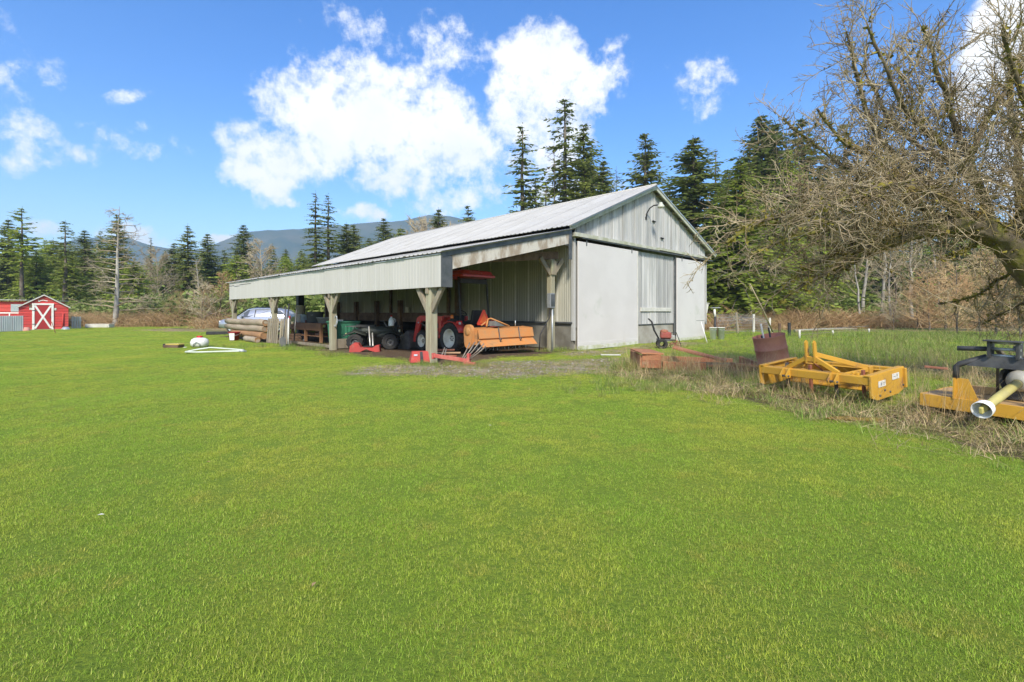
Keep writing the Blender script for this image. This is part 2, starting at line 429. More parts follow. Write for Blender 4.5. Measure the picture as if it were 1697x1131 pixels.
hill_m = mat('wooded_hillside', (.028,.052,.045), (.075,.08,.06), scale=.012, rough=1, bump=1, bscale=.09, c3=(.10,.10,.09), s3=.006, t3=.55, spec=0)
hill('hill', [(-700,480),(-400,465),(-150,450),(0,436),(80,412),(130,394),(170,387),(215,391),(250,404),(300,414),(345,405),(380,394),(420,383),(470,376),(520,373),(565,374),(600,368),(640,362),(680,361),(705,358),(725,354),(750,355),(785,363),(830,372),(900,380),(1000,385),(1200,372),(1500,380),(1800,400),(2300,450)], 1500, 900, hill_m, 3)

# ------------------------------------------------------------------ grass
def blade_clump(seed, n, rad, h0, h1, w, lean, m, seg=3, name='blades', curl=.6):
    g = np.random.default_rng(seed); V, Fc, A = [], [], []; b = 0
    for k in range(n):
        a, rr = g.uniform(0, 2*np.pi), rad*math.sqrt(g.random()); p = np.array([rr*math.cos(a), rr*math.sin(a), -.004])
        h = g.uniform(h0, h1); d = g.uniform(0, 2*np.pi); side = np.array([-math.sin(d), math.cos(d), 0])*w*g.uniform(.6,1.3)/2
        ln = abs(g.normal(0, lean)); out = np.array([math.cos(d), math.sin(d), 0]); c = g.random()
        for s in range(seg+1):
            t = s/seg; q = p+np.array([0,0,1])*h*t*(1-.35*ln*t*curl)+out*h*ln*(t**(1+curl))
            V += [q-side*(1-t*.85), q+side*(1-t*.85)]; A += [c, c]
        for s in range(seg): Fc.append([b+2*s, b+2*s+1, b+2*s+3, b+2*s+2])
        b += 2*(seg+1)
    return np_mesh(name, V, Fc, m, False, {'shade': A})
def grass_mat(name, ca, cb, cc, scale=.55, cd=None, trans=.3):
    """blade colour: ca/cb by patches in the world, cc for a share of single blades"""
    m = bpy.data.materials.new(name); m.use_nodes = True; nt = m.node_tree; N, L = nt.nodes.new, nt.links.new
    b = nt.nodes['Principled BSDF']; b.inputs['Roughness'].default_value = .6; b.inputs['Specular IOR Level'].default_value = .25
    g = N('ShaderNodeNewGeometry'); at = N('ShaderNodeAttribute'); at.attribute_name = 'shade'
    def nz(sc, a, c, det=4):
        n = N('ShaderNodeTexNoise'); n.inputs['Scale'].default_value = sc; n.inputs['Detail'].default_value = det; L(g.outputs['Position'], n.inputs['Vector'])
        r = N('ShaderNodeMapRange'); r.interpolation_type = 'SMOOTHSTEP'; L(n.outputs['Fac'], r.inputs['Value']); r.inputs['From Min'].default_value = a; r.inputs['From Max'].default_value = c; return r.outputs[0]
    def mix(f, a, c):
        x = N('ShaderNodeMix'); x.data_type = 'RGBA'; L(f, x.inputs[0])
        for k, v in ((6,a),(7,c)):
            if isinstance(v, tuple): x.inputs[k].default_value = (*v,1)
            else: L(v, x.inputs[k])
        return x.outputs[2]
    c = mix(nz(scale, .40, .66, 5), ca, cb)
    if cd: c = mix(nz(2.6, .56, .70, 3), c, cd)
    r = N('ShaderNodeMapRange'); L(at.outputs['Fac'], r.inputs['Value']); r.inputs['From Min'].default_value = .62; r.inputs['From Max'].default_value = 1
    c = mix(r.outputs[0], c, cc)
    h = N('ShaderNodeHueSaturation'); L(c, h.inputs['Color'])
    v = N('ShaderNodeMath'); v.operation = 'MULTIPLY_ADD'; v.inputs[1].default_value = 9.7; v.inputs[2].default_value = 0; L(at.outputs['Fac'], v.inputs[0])
    fr = N('ShaderNodeMath'); fr.operation = 'FRACT'; L(v.outputs[0], fr.inputs[0])
    v2 = N('ShaderNodeMath'); v2.operation = 'MULTIPLY_ADD'; v2.inputs[1].default_value = 1.05; v2.inputs[2].default_value = .48; L(fr.outputs[0], v2.inputs[0]); L(v2.outputs[0], h.inputs['Value'])
    L(h.outputs[0], b.inputs['Base Color'])
    tr = N('ShaderNodeBsdfTranslucent'); L(h.outputs[0], tr.inputs[0]); ms = N('ShaderNodeMixShader'); ms.inputs[0].default_value = trans
    L(b.outputs[0], ms.inputs[1]); L(tr.outputs[0], ms.inputs[2]); L(ms.outputs[0], nt.nodes['Material Output'].inputs[0]); return m
lawn_m = grass_mat('lawn_blades', (.34,.50,.055), (.52,.55,.075), (.60,.55,.17), cd=(.50,.48,.085), trans=.45)
lawn_protos = [blade_clump(20+k, 150, .12, .009, .021, .0024, .8, lawn_m, 2) for k in range(5)]
def ring_points(z0, z1, dens, margin=1.25):
    A = (z1**2-z0**2)*1.061*margin; n = int(A*dens)
    z = np.sqrt(nr.uniform(z0**2, z1**2, n)); x = nr.uniform(-1,1,n)*z*1.061*margin
    return x, z
def lawn():
    X, Y, SC = [], [], []
    for z0, z1, d, s in ((1.2,3.5,190,1.0),(3.5,6,150,1.0),(6,10,105,1.15),(10,17,60,1.4),(17,28,24,2.0),(28,48,11,2.9)):
        x, y = ring_points(z0, z1, d); X.append(x); Y.append(y); SC.append(np.full(len(x), s))
    x, y, s = map(np.concatenate, (X, Y, SC)); soil, yard, straw, far, edge = zones(x, y)
    keep = nr.random(len(x)) < (1-soil)*(1-yard*.9)*(1-straw*.75)*(1-far)*(1-edge*.5)
    x, y, s = x[keep], y[keep], s[keep]; n = len(x); yd = yard[keep]
    sz = s**.55*nr.uniform(.75,1.25,n)*(1-.35*yd)
    scatter('lawn_grass', np.stack([x, y, gz(x,y)], 1), np.stack([nr.normal(0,.08,n), nr.normal(0,.08,n), nr.uniform(0,6.28,n)], 1),
            np.stack([s, s, sz], 1), nr.integers(0, 5, n), lawn_protos)
lawn()
straw_m = grass_mat('dry_straw', (.47,.34,.18), (.35,.28,.12), (.58,.47,.28), scale=1.4, trans=.15)
weed_m = grass_mat('rough_grass', (.18,.29,.045), (.29,.30,.08), (.44,.37,.18), scale=1.1)
straw_protos = [blade_clump(40+k, 26, .22, .12, .42, .007, 1.3, straw_m, 4, curl=.8) for k in range(4)]
tall_protos = [blade_clump(50+k, 12, .12, .35, .85, .006, .35, straw_m, 4) for k in range(3)]
weed_protos = [blade_clump(60+k, 30, .16, .10, .30, .008, .8, weed_m, 3) for k in range(4)]
def rough():
    # dry tangle round the farm implements
    n0 = 9000; x = nr.uniform(1.5, 12, n0); y = nr.uniform(4, 15, n0); so, ya, st, fa, ed = zones(x, y)
    k = nr.random(n0) < np.clip(st*.50+ed*.30, 0, 1); x, y = x[k], y[k]; n = len(x)
    kind = np.where(nr.random(n) < .50, nr.integers(0,4,n), 4+nr.integers(0,4,n)); s = nr.uniform(.55,1.15,n)
    scatter('dry_grass', np.stack([x,y,gz(x,y)],1), np.stack([nr.normal(0,.25,n),nr.normal(0,.25,n),nr.uniform(0,6.28,n)],1), np.stack([s,s,s*nr.uniform(.28,.72,n)],1), kind, straw_protos+weed_protos)
    # tall stalks
    pts = []
    for px, py, k, sp in ((1045,612,14,.2),(1100,618,26,.35),(1085,605,20,.3),(1140,620,22,.4),(1180,622,24,.4),(1220,625,22,.3),(1290,640,16,.35),(1330,650,14,.4),(1420,665,8,.5),(1500,610,28,.8),(1560,615,30,.9),(1420,600,16,.8),(1640,700,20,.5),(1250,632,16,.4),(1590,640,14,.6),(1530,690,14,.4)):
        p = P(px, py)
        for q in range(k): pts.append((p.x+nr.normal(0,sp), p.y+nr.normal(0,sp)))
    pts = np.array(pts); n = len(pts); s = nr.uniform(.5,1.0,n)
    scatter('dry_stalks', np.c_[pts, gz(pts[:,0],pts[:,1])], np.stack([nr.normal(0,.18,n),nr.normal(0,.18,n),nr.uniform(0,6.28,n)],1), np.stack([s,s,s],1), nr.integers(0,3,n), tall_protos)
    # rough green grass: beyond the implements, along walls and posts, lawn edges
    X, Y, SC = [], [], []
    def add(px, py, k, sx, sy, sc):
        p = P(px, py); X.append(nr.normal(p.x,sx,k)); Y.append(nr.normal(p.y,sy,k)); SC.append(np.full(k, sc))
    add(1050,612,90,.25,.35,1.0); add(1500,585,500,2.5,3,.9); add(1640,590,500,2.5,2.5,1.2); add(1300,585,350,2.2,3,.6); add(1560,560,500,5,3,1.5); add(1700,570,400,4,4,1.6)
    add(1060,640,140,.8,.5,.6); add(1470,640,120,.7,.8,.8); add(925,583,60,.5,.25,.7); add(711,604,40,.4,.25,.6); add(548,588,30,.4,.3,.7); add(780,607,50,.5,.3,.6); add(530,578,30,.5,.4,.8)
    add(1150,600,160,1.2,.7,.5); add(450,576,60,1.6,.4,.8); add(1210,570,300,2,2.5,.6); add(1380,645,90,.7,.6,.7)
    x, y, s = map(np.concatenate, (X,Y,SC)); so = zones(x,y)[0]; u, v = to_barn(x,y); k = ~((u > -.1)&(v > -.1)); x, y, s = x[k], y[k], s[k]; n = len(x); s = s*nr.uniform(.6,1.2,n)
    scatter('rough_grass', np.stack([x,y,gz(x,y)],1), np.stack([nr.normal(0,.12,n),nr.normal(0,.12,n),nr.uniform(0,6.28,n)],1), np.stack([s,s,s],1), nr.integers(0,4,n), weed_protos)
rough()
def pebbles():
    """loose stones and chips on the bare yard in front of the barn"""
    sm = mat('yard_stone', (.34,.31,.26), (.22,.20,.16), scale=9, rough=.9, c3=(.42,.36,.27), s3=3); pr = []
    for k in range(3):
        g = np.random.default_rng(90+k); b = MB(); rr = [[(math.cos(a)*r*g.uniform(.8,1.2), math.sin(a)*r*g.uniform(.8,1.2), z) for a in [q*math.pi/3 for q in range(6)]] for r, z in ((.7,-.3),(1,.1),(.6,.5))]
        pr.append(b.loft(rr, smooth=False).mesh('stone', sm))
    n0 = 26000; x = nr.uniform(-4,4.6,n0); y = nr.uniform(10,17,n0); so, ya, st, fa, ed = zones(x, y); k = nr.random(n0) < (ya-.25)*.55+so*.10; x, y = x[k], y[k]; n = len(x); s = nr.uniform(.006,.022,n)*np.where(nr.random(n)<.04,2.2,1)
    o = scatter('yard_stones', np.stack([x,y,gz(x,y)+.002],1), np.stack([nr.normal(0,.3,n),nr.normal(0,.3,n),nr.uniform(0,6.28,n)],1), np.stack([s,s,s*.7],1), nr.integers(0,3,n), pr)
    n0 = 2600; x = nr.uniform(-4,4.6,n0); y = nr.uniform(10,17,n0); so, ya, st, fa, ed = zones(x, y); u, v = to_barn(x, y); k = (nr.random(n0) < ya*.75)&(~((u>-6)&(v>0))); x, y = x[k], y[k]; n = len(x); s = nr.uniform(.25,.6,n)
    scatter('yard_tufts', np.stack([x,y,gz(x,y)],1), np.stack([nr.normal(0,.15,n),nr.normal(0,.15,n),nr.uniform(0,6.28,n)],1), np.stack([s,s,s*.45],1), nr.integers(0,7,n), weed_protos+straw_protos[:3])
pebbles()

# ------------------------------------------------------------------ trees
bark_m = mat('conifer_bark', (.10,.075,.055), (.19,.16,.13), scale=3, rough=.95, bump=.6, bscale=9, stretch=(1,1,.25), var=.25)
pale_bark = mat('pale_alder_bark', (.42,.40,.35), (.25,.225,.19), scale=2.2, rough=.9, bump=.4, stretch=(1,1,.5), c3=(.14,.15,.06), s3=1.2, t3=.56, var=.12)
twig_m = mat('bare_twigs', (.40,.32,.20), (.48,.41,.28), scale=.6, rough=.95, var=.22)
brown_twig = mat('brown_brush', (.42,.25,.125), (.52,.39,.21), scale=.5, rough=.95, var=.25, c3=(.20,.19,.06), s3=.4, t3=.52)
green_brush = mat('green_brush', (.15,.22,.045), (.25,.28,.08), scale=.5, rough=.85, var=.3, trans=.2)
def fol(name, a, b, c): return mat(name, a, b, scale=.55, rough=.75, spec=.15, var=.16, c3=c, s3=1.4, t3=.55, trans=.42)
fir_m = fol('fir_needles', (.175,.21,.048), (.25,.285,.068), (.30,.30,.09))
dark_m = fol('dark_spruce_needles', (.155,.20,.05), (.225,.265,.066), (.27,.285,.085))
cedar_m = fol('cedar_sprays', (.26,.34,.046), (.36,.43,.07), (.41,.40,.09))

def conifer_meshes(seed, H=20, base=.08, rad=3.4, nw=46, nb=6, gap=.1, spray=.5, droop=.35, m=None, shape=.85, sprays=10, lean=0):
    g = np.random.default_rng(seed); segs, br = [], []
    Rz = H*.012+.08
    for k in range(nw):
        t = base+(1-base)*((k+g.uniform(-.4,.4))/nw)
        if t < base or t > .985: continue
        r0 = rad*((1-t)/(1-base))**shape*g.uniform(.72,1.12)
        if t < base+.1: r0 *= .6+.4*(t-base)/.1
        for b in range(nb):
            if g.random() < gap: continue
            a = g.uniform(0, 6.283); L = max(.18, r0*g.uniform(.55,1.2)); sz = .38+.62*min(1, r0/rad*1.5); el = (.45*t-.12)+g.normal(0,.1)
            ns = max(3, int(sprays*L/rad+2)); s = np.linspace(.12, 1, ns)
            d = np.array([math.cos(a), math.sin(a), 0]); z = t*H+L*(el*s-droop*s*s+.10*s**4)
            pts = d[None]*(L*s)[:,None]; pts[:,2] = z; br.append((np.vstack([[0,0,t*H], pts[::max(1,ns//3)]]), None))
            for q in range(ns):
                for sd in ((-1,1) if s[q] < .97 else (0,)):
                    if g.random() < gap*.4: continue
                    segs.append((pts[q], a+sd*g.uniform(.35,1.15), sz*spray*(1.15-.45*s[q])*g.uniform(.65,1.35), g.uniform(-.75,.1)))
    for q in range(10): segs.append((np.array([0,0,H*(1-.012*q)]), g.uniform(0,6.28), spray*.32*(1+.12*q), 1.0-.14*q))
    p = np.array([s[0] for s in segs]); a = np.array([s[1] for s in segs]); L = np.array([s[2] for s in segs]); e = np.array([s[3] for s in segs])
    d = np.stack([np.cos(a)*np.cos(e), np.sin(a)*np.cos(e), np.sin(e)], 1)*L[:,None]; n = len(p)
    w = np.stack([-np.sin(a), np.cos(a), g.normal(0,1.25,n)], 1); w /= np.linalg.norm(w, axis=1, keepdims=True); w *= (L*g.uniform(.16,.30,n))[:,None]
    j = g.normal(0,.05,(n,3))*L[:,None]
    V = np.stack([p, p+d*.45-w+j, p+d, p+d*.40+w-j, p+d*.62-w*.25], 1).reshape(-1,3)
    k = np.arange(n)[:,None]*5; Fc = np.concatenate([np.concatenate([k,k+1,k+4],1), np.concatenate([k,k+4,k+3],1), np.concatenate([k+1,k+2,k+4],1), np.concatenate([k+4,k+2,k+3],1)])
    crown = np_mesh('crown', V, Fc, m)
    lines = [(np.stack([g.normal(0,.02,9)*H*.05, g.normal(0,.02,9)*H*.05, np.linspace(-.3,H*.985,9)],1), np.linspace(Rz,.03,9))]
    for b, _ in br: lines.append((b, np.linspace(.045,.012,len(b))))
    v, f = tubes_np(lines, 5); trunk = np_mesh('trunk', v, f, bark_m, True)
    return trunk, crown, H
CON = {
 'fir_a': conifer_meshes(1, 22, .08, 4.0, 60, 8, .10, .62, .30, fir_m, shape=.70, sprays=13),
 'fir_b': conifer_meshes(2, 22, .05, 4.6, 64, 10, .05, .60, .33, dark_m, shape=.66, sprays=14),
 'fir_c': conifer_meshes(3, 22, .12, 4.0, 50, 8, .18, .62, .22, fir_m, shape=.62, sprays=13),
 'gap_a': conifer_meshes(4, 26, .14, 3.3, 44, 6, .32, .62, .42, dark_m, shape=.62, sprays=11),
 'gap_b': conifer_meshes(5, 26, .30, 3.1, 34, 6, .34, .62, .40, fir_m, shape=.5, sprays=11),
 'high':  conifer_meshes(6, 18, .48, 2.9, 22, 5, .30, .62, .15, cedar_m, shape=.6),
 'cedar_a': conifer_meshes(7, 20, .02, 5.6, 64, 10, .03, .62, .48, cedar_m, shape=.75, sprays=15),
 'cedar_b': conifer_meshes(8, 16, .02, 5.0, 52, 10, .05, .60, .42, cedar_m, shape=.6, sprays=15),
 'thin':  conifer_meshes(9, 22, .12, 1.7, 40, 4, .22, .5, .3, fir_m, shape=.7, sprays=7),
}
def conifer(px, top, Z, kind, label, name='fir_tree', group=None, wid=1.0, lean=0):
    tr, cr, H0 = CON[kind]; x = (px-848.5)/F*Z; h = CAM_H+(517-top)*Z/F; s = h/H0
    o = thing(name, label, 'tree', (x, Z, -.05), rnd.uniform(0,6.28), group, scale=(s**.6*wid*1.22, s**.6*wid*1.22, s))
    o.rotation_euler = (lean, 0, rnd.uniform(0,6.28))
    link('trunk', tr, o); link('crown', cr, o); return o

def bare_tree_lines(seed, H=10, r0=.16, nl=16, base=.25, spread=.45, up=.5, sub=6, droop=0, wob=.03, thin=1.0, lev2=True):
    """trunk polyline, and polylines of limbs and twigs"""
    g = np.random.default_rng(seed); k = 9
    tp = np.stack([np.cumsum(g.normal(0,wob,k))*H*.3, np.cumsum(g.normal(0,wob,k))*H*.3, np.linspace(-.2,H,k)],1); tp[:,:2] -= tp[0,:2]
    trr = np.linspace(r0, .018, k); limbs = []
    for q in range(nl):
        t = base+(1-base)*(q+g.random())/nl*.97; p = np.array([np.interp(t*H, tp[:,2], tp[:,i]) for i in range(3)])
        a = q*2.4+g.normal(0,.5); L = H*spread*(1-t*.72)*g.uniform(.5,1.15); m = 5; s = np.linspace(0,1,m)[:,None]
        d = np.array([math.cos(a), math.sin(a), up*g.uniform(.6,1.5)]); d /= np.linalg.norm(d)
        pts = p+d*L*s+np.array([0,0,-droop*L])*s*s+g.normal(0,.035*L,(m,3))*s
        rr = max(.012,r0*.42*(1-t*.6)); limbs.append((pts, np.linspace(rr, .008, m)))
        for w in range(sub):
            s2 = g.uniform(.2,1); b = p+d*L*s2+np.array([0,0,-droop*L*s2*s2]); dd = d+g.normal(0,.65,3)+np.array([0,0,.25*up]); dd /= np.linalg.norm(dd)
            l2 = L*g.uniform(.2,.5); pts2 = b+dd*l2*np.linspace(0,1,4)[:,None]+g.normal(0,.04*l2,(4,3)); limbs.append((pts2, np.linspace(.013,.004,4)*thin))
            if lev2:
                for z in range(4):
                    b2 = b+dd*l2*g.uniform(.2,1); d3 = dd+g.normal(0,.6,3); d3 /= np.linalg.norm(d3); l3 = l2*g.uniform(.3,.7)
                    limbs.append((np.stack([b2, b2+d3*l3*.5+g.normal(0,.03*l3,3), b2+d3*l3]), np.array([.007,.005,.003])*thin))
    return (tp, trr), limbs
def bare_meshes(seed, m_trunk, m_twig, **kw):
    t, l = bare_tree_lines(seed, **kw); v, f = tubes_np([t], 8); v2, f2 = tubes_np(l, 3)
    return np_mesh('trunk', v, f, m_trunk, True), np_mesh('crown', v2, f2, m_twig, True), kw['H']
BARE = {
 'snag': bare_meshes(11, pale_bark, twig_m, H=11, r0=.24, nl=44, base=.12, spread=.36, up=.18, sub=5, droop=.1, wob=.012, thin=1.8),
 'alder_a': bare_meshes(12, pale_bark, twig_m, H=13, r0=.20, nl=24, base=.35, spread=.34, up=.9, sub=7, thin=1.9),
 'alder_b': bare_meshes(13, pale_bark, twig_m, H=13, r0=.15, nl=22, base=.30, spread=.32, up=1.0, sub=7, wob=.05, thin=1.9),
 'alder_c': bare_meshes(14, bark_m, twig_m, H=13, r0=.12, nl=26, base=.15, spread=.34, up=.8, sub=7, wob=.04, thin=1.9),
 'bush': bare_meshes(15, bark_m, twig_m, H=6, r0=.07, nl=34, base=.04, spread=.55, up=.8, sub=9, wob=.03, thin=1.9),
 'bush_b': bare_meshes(18, bark_m, brown_twig, H=6, r0=.07, nl=40, base=.04, spread=.5, up=.9, sub=9, wob=.03, thin=1.9),
 'dead': bare_meshes(16, bark_m, bark_m, H=24, r0=.22, nl=60, base=.2, spread=.17, up=-.35, sub=3, droop=.25, wob=.006, thin=2.5),
 'tan': bare_meshes(17, twig_m, twig_m, H=13, r0=.2, nl=40, base=.25, spread=.42, up=.9, sub=10, wob=.03, thin=3.2),
}
def bare(px, Z, top, kind, label, name='bare_tree', group=None, wid=1.0, rot=None, lean=(0,0)):
    tr, cr, H0 = BARE[kind]; x = (px-848.5)/F*Z; s = (CAM_H+(517-top)*Z/F)/H0
    o = thing(name, label, 'tree' if 'tree' in name else 'shrub', (x, Z, -.03), 0, group, scale=(s*wid,s*wid,s)); o.rotation_euler = (lean[0], lean[1], rnd.uniform(0,6.28) if rot is None else rot)
    link('trunk', tr, o); link('crown', cr, o); return o
for a in [
 # px, top, Z, kind, label
 (14,362,70,'fir_b','dark dense conifer at the far left edge behind the red sheds'),
 (36,343,64,'high','tall open topped conifer on a long bare trunk above the red sheds'),
 (88,395,72,'cedar_b','broad yellow green conifer between the two bare trunked trees on the left'),
 (60,415,68,'cedar_b','low bright green bushy conifer directly above the small red shed roof'),
 (108,364,62,'gap_b','thin ragged conifer with long pale bare trunk right of the red shed'),
 (140,380,74,'fir_b','dark conifer just left of the leafless grey tree on the lawn edge'),
 (120,420,66,'cedar_a','wide light green conifer rising behind the brown brush beside the shed'),
 (194,352,66,'fir_a','pointed dark conifer standing directly behind the leafless grey tree'),
 (222,430,60,'cedar_b','small yellow green conifer right of the leafless grey tree'),
 (250,392,82,'thin','slim conifer against the hill left of the pair of dark firs'),
 (288,402,76,'fir_b','shorter left fir of the dark pair below the saddle in the hills'),
 (311,371,74,'fir_a','taller right fir of the dark pair below the saddle in the hills'),
 (344,386,80,'fir_b','neat pyramidal dark fir standing between the dark pair and the barn'),
 (372,413,84,'fir_c','small narrow fir low beneath the ridge left of the barn eave'),
 (404,371,78,'fir_b','large dark fir above the far end of the lean-to'),
 (392,420,70,'cedar_b','bushy green conifer in front of the large dark fir by the lean-to end'),
 (474,411,86,'fir_a','left one of two small firs just above the lean-to eave'),
 (499,414,86,'cedar_a','right paler one of two small firs just above the lean-to eave'),
 (523,317,66,'gap_a','left and taller of the twin tall firs left of the barn roof'),
 (544,321,67,'gap_a','right and slimmer of the twin tall firs left of the barn roof'),
 (574,369,72,'fir_b','dark fir close to the right of the twin tall firs'),
 (586,371,74,'fir_b','dark fir half hidden against its neighbour right of the twin tall firs'),
 (612,393,88,'fir_b','tiny fir low over the far roof slope of the barn'),
 (636,360,82,'fir_b','solitary dark fir in front of the blue hill above the barn roof'),
 (664,375,84,'cedar_b','pale olive conifer right of the solitary dark fir over the roof'),
 (727,345,80,'fir_b','narrow dark fir under the highest point of the blue hill'),
 (776,339,78,'fir_c','open fir at the right end of the hill above the roof ridge'),
 (866,205,58,'gap_a','tall ragged fir with drooping limbs left of the dead snag'),
 (888,292,58,'gap_b','small ragged conifer at the right foot of the tall drooping fir'),
 (936,160,60,'gap_b','tallest fir of all above the barn with see-through crown'),
 (967,203,62,'fir_c','leaning-topped fir close against the tallest fir'),
 (905,300,60,'high','small olive conifer at the foot of the dead snag'),
 (976,252,64,'cedar_a','dense green conifer filling between the tallest fir and the ridge'),
 (1000,264,56,'fir_b','short full fir right of the tallest fir'),
 (1070,218,60,'fir_c','broad layered fir standing alone behind the roof peak'),
 (1048,300,62,'thin','thin low fir just left of the roof peak'),
 (1150,226,50,'fir_b','big dark bushy fir directly right of the roof peak'),
 (1186,245,66,'thin','faint slender conifer right of the big dark bushy fir'),
 (1226,262,44,'cedar_a','bright yellow green cedar towering over the right end of the barn'),
 (1262,188,62,'fir_b','tall dark fir behind the bright cedar'),
 (1284,202,64,'fir_b','second dark fir touching the tall one behind the bright cedar'),
 (1329,190,64,'fir_a','pointed fir standing alone right of the bright cedar'),
 (1206,278,56,'fir_b','dark green fir wedged behind the left side of the bright cedar'),
 (1243,236,60,'fir_a','pointed fir rising just behind the bright cedar top'),
 (1306,246,58,'cedar_a','full green conifer between the two tall dark firs and the lone pointed fir'),
 (1366,262,62,'fir_b','dark green conifer behind the left upper twigs of the apple tree'),
 (1110,300,60,'fir_a','low fir close beside the big bushy fir right of the roof peak'),
 (1182,330,52,'fir_b','dark lower fir filling the gap between barn eave and bright cedar'),
 (1275,318,48,'cedar_a','wide green cedar behind the leftmost twigs of the apple tree'),
 (1400,200,70,'gap_b','spindly half dead conifer behind the apple tree'),
 (1352,330,64,'cedar_b','green cedar behind the middle of the apple tree'),
 (1470,330,72,'fir_b','dark fir seen through the apple tree above the white trunks'),
 (1590,340,74,'cedar_a','green conifer glimpsed under the apple limb on the right'),
]:
    conifer(*a, wid={1226:1.3,1275:1.3,1150:1.6,1262:1.5,1284:1.5,1329:1.5,1070:1.35,866:1.35,936:1.35,967:1.3,1400:1.3}.get(a[0], 1.1))
for k in range(9):      # unnamed neighbours deep in the stand beyond the apple tree and left wood
    conifer([1310,1430,1520,1570,1640,1690,1760,-60,-20][k], [350,330,345,360,350,340,330,390,370][k], 76+k, ['fir_b','cedar_b','fir_a'][k%3], 'green conifer in the dim stand beyond the apple tree' if k < 7 else 'green conifer at the left end of the wood', group='conifers deep in the stand' if k < 7 else 'conifers at the left end')
bare(190,44.8,341,'snag','leafless grey tree with pale trunk standing alone at the lawn edge','bare_tree',lean=(0,.02))
bare(917,60,232,'dead','dead brown snag with drooping bare twigs behind the barn roof','bare_tree')
bare(1022,62,275,'dead','thin dead pole tree between the roof peak and the layered fir','bare_tree')
bare(437,70,402,'tan','rounded tan leafless tree above the lean-to eave','bare_tree')
bare(690,92,370,'tan','tan leafless crown under the hill left of the narrow dark fir','bare_tree')
bare(715,88,366,'tan','tan leafless crown touching the narrow dark fir','bare_tree')
bare(752,86,374,'tan','small tan leafless crown between two firs over the roof','bare_tree')
bare(265,66,415,'tan','tan leafless tree left of the dark pair of firs','bare_tree')
bare(325,62,430,'alder_a','pale stemmed leafless tree between the dark firs','bare_tree')
for px, Z, top, k, lab in [
 (1416,42,370,'alder_b','leftmost white barked alder leaning under the apple tree'),
 (1428,43,330,'alder_a','white barked alder close behind the leftmost leaning one'),
 (1459,44,335,'alder_a','upright white barked alder in the middle clump'),
 (1472,42,350,'alder_b','thin grey alder right beside the upright middle one'),
 (1490,44,345,'alder_c','dark stemmed alder with ivy at its foot in the clump'),
 (1512,43,325,'alder_a','rightmost stout white barked alder of the row'),
 (1548,50,350,'alder_b','slender alder set back right of the row'),
 (1600,48,360,'alder_c','brown leafless tree right of the alder row'),
 (1660,46,370,'alder_c','brown leafless tree at the right edge behind the apple tree'),
 (1355,46,390,'alder_c','mossy leafless tree left of the alder row'),
 (1320,44,420,'alder_c','low mossy leafless tree over the fence line'),
]: bare(px, Z, top, k, lab, 'alder_tree')
for px, Z, top, lab in [(1585,30,440,'brown leafless bush under the right end of the apple tree'),(1650,26,420,'dense leafless bush at the right edge'),(1690,24,430,'outermost leafless bush against the right edge'),
    (1540,36,455,'low leafless bush right of the alder clump'),(1480,38,480,'twiggy bush at the feet of the alders'),(1565,38,430,'tall thin stemmed brown thicket below the apple limb'),(1625,35,425,'brown thicket of thin upright stems left of the right edge bushes'),(1520,40,470,'short brown thicket between two alders'),(335,44,470,'tangled leafless bush beside the car'),(365,46,455,'tall leafless bush behind the car'),(300,46,485,'low leafless bush left of the car'),
    (430,44,480,'leafless bush behind the lean-to end'),(245,50,490,'low brown bush right of the leafless grey tree')]:
    bare(px, Z, top, 'bush_b' if px > 1500 or Z == 46 else 'bush', lab, 'bare_shrub', wid=1.2)

# ------------------------------------------------------------------ undergrowth and distant wood (uncountable)
def brush_proto(seed, m, n=70, h=1.4, w=.012, leafy=False):
    g = np.random.default_rng(seed); lines = []
    for k in range(n):
        a = g.uniform(0,6.28); ln = abs(g.normal(0,.6)); b = np.array([g.normal(0,.35), g.normal(0,.35), -.05]); L = h*g.uniform(.4,1.1)
        d = np.array([math.cos(a)*ln, math.sin(a)*ln, 1]); d /= np.linalg.norm(d); s = np.linspace(0,1,4)[:,None]
        lines.append((b+d*L*s+np.array([math.cos(a),math.sin(a),-.7])*L*.35*s**2+g.normal(0,.05,(4,3))*s, np.linspace(w,w*.3,4)))
    v, f = tubes_np(lines, 3)
    if leafy:
        n2 = n*14; p = np.stack([g.normal(0,.55,n2), g.normal(0,.55,n2), abs(g.normal(.45,.38,n2))*h],1); q = g.normal(0,.05,(n2,3)); r = g.normal(0,.05,(n2,3))
        b = len(v); v = np.concatenate([v, np.stack([p-q, p-r, p+q, p+r],1).reshape(-1,3)]); f = np.concatenate([f, b+np.arange(n2*4).reshape(-1,4)])
    return np_mesh('brush', v, f, m)
BR = [brush_proto(70+k, brown_twig, 60) for k in range(3)]
GR = [brush_proto(75+k, green_brush, 26, leafy=True) for k in range(3)]
def band(name, items, protos, s0, s1, zf=1.0):
    pts = []
    for px0, px1, Z0, Z1, n in items:
        Z = nr.uniform(Z0, Z1, n); px = nr.uniform(px0, px1, n); pts.append(np.stack([(px-848.5)/F*Z, Z, Z*0],1))
    p = np.concatenate(pts); n = len(p); s = nr.uniform(s0,s1,n)
    scatter(name, p, np.stack([nr.normal(0,.08,n),nr.normal(0,.08,n),nr.uniform(0,6.28,n)],1), np.stack([s*1.25,s*1.25,s*zf*nr.uniform(.6,1.1,n)],1), nr.integers(0,len(protos),n), protos)
band('brown_brush', [(-60,300,46,58,420),(280,385,46,56,120),(100,300,44.5,47,60),(1195,1430,40,50,700),(1205,1420,46,58,300),(1400,1760,42,60,650),(1180,1330,38,44,90),(330,560,40,60,160)], BR, .8, 1.7)
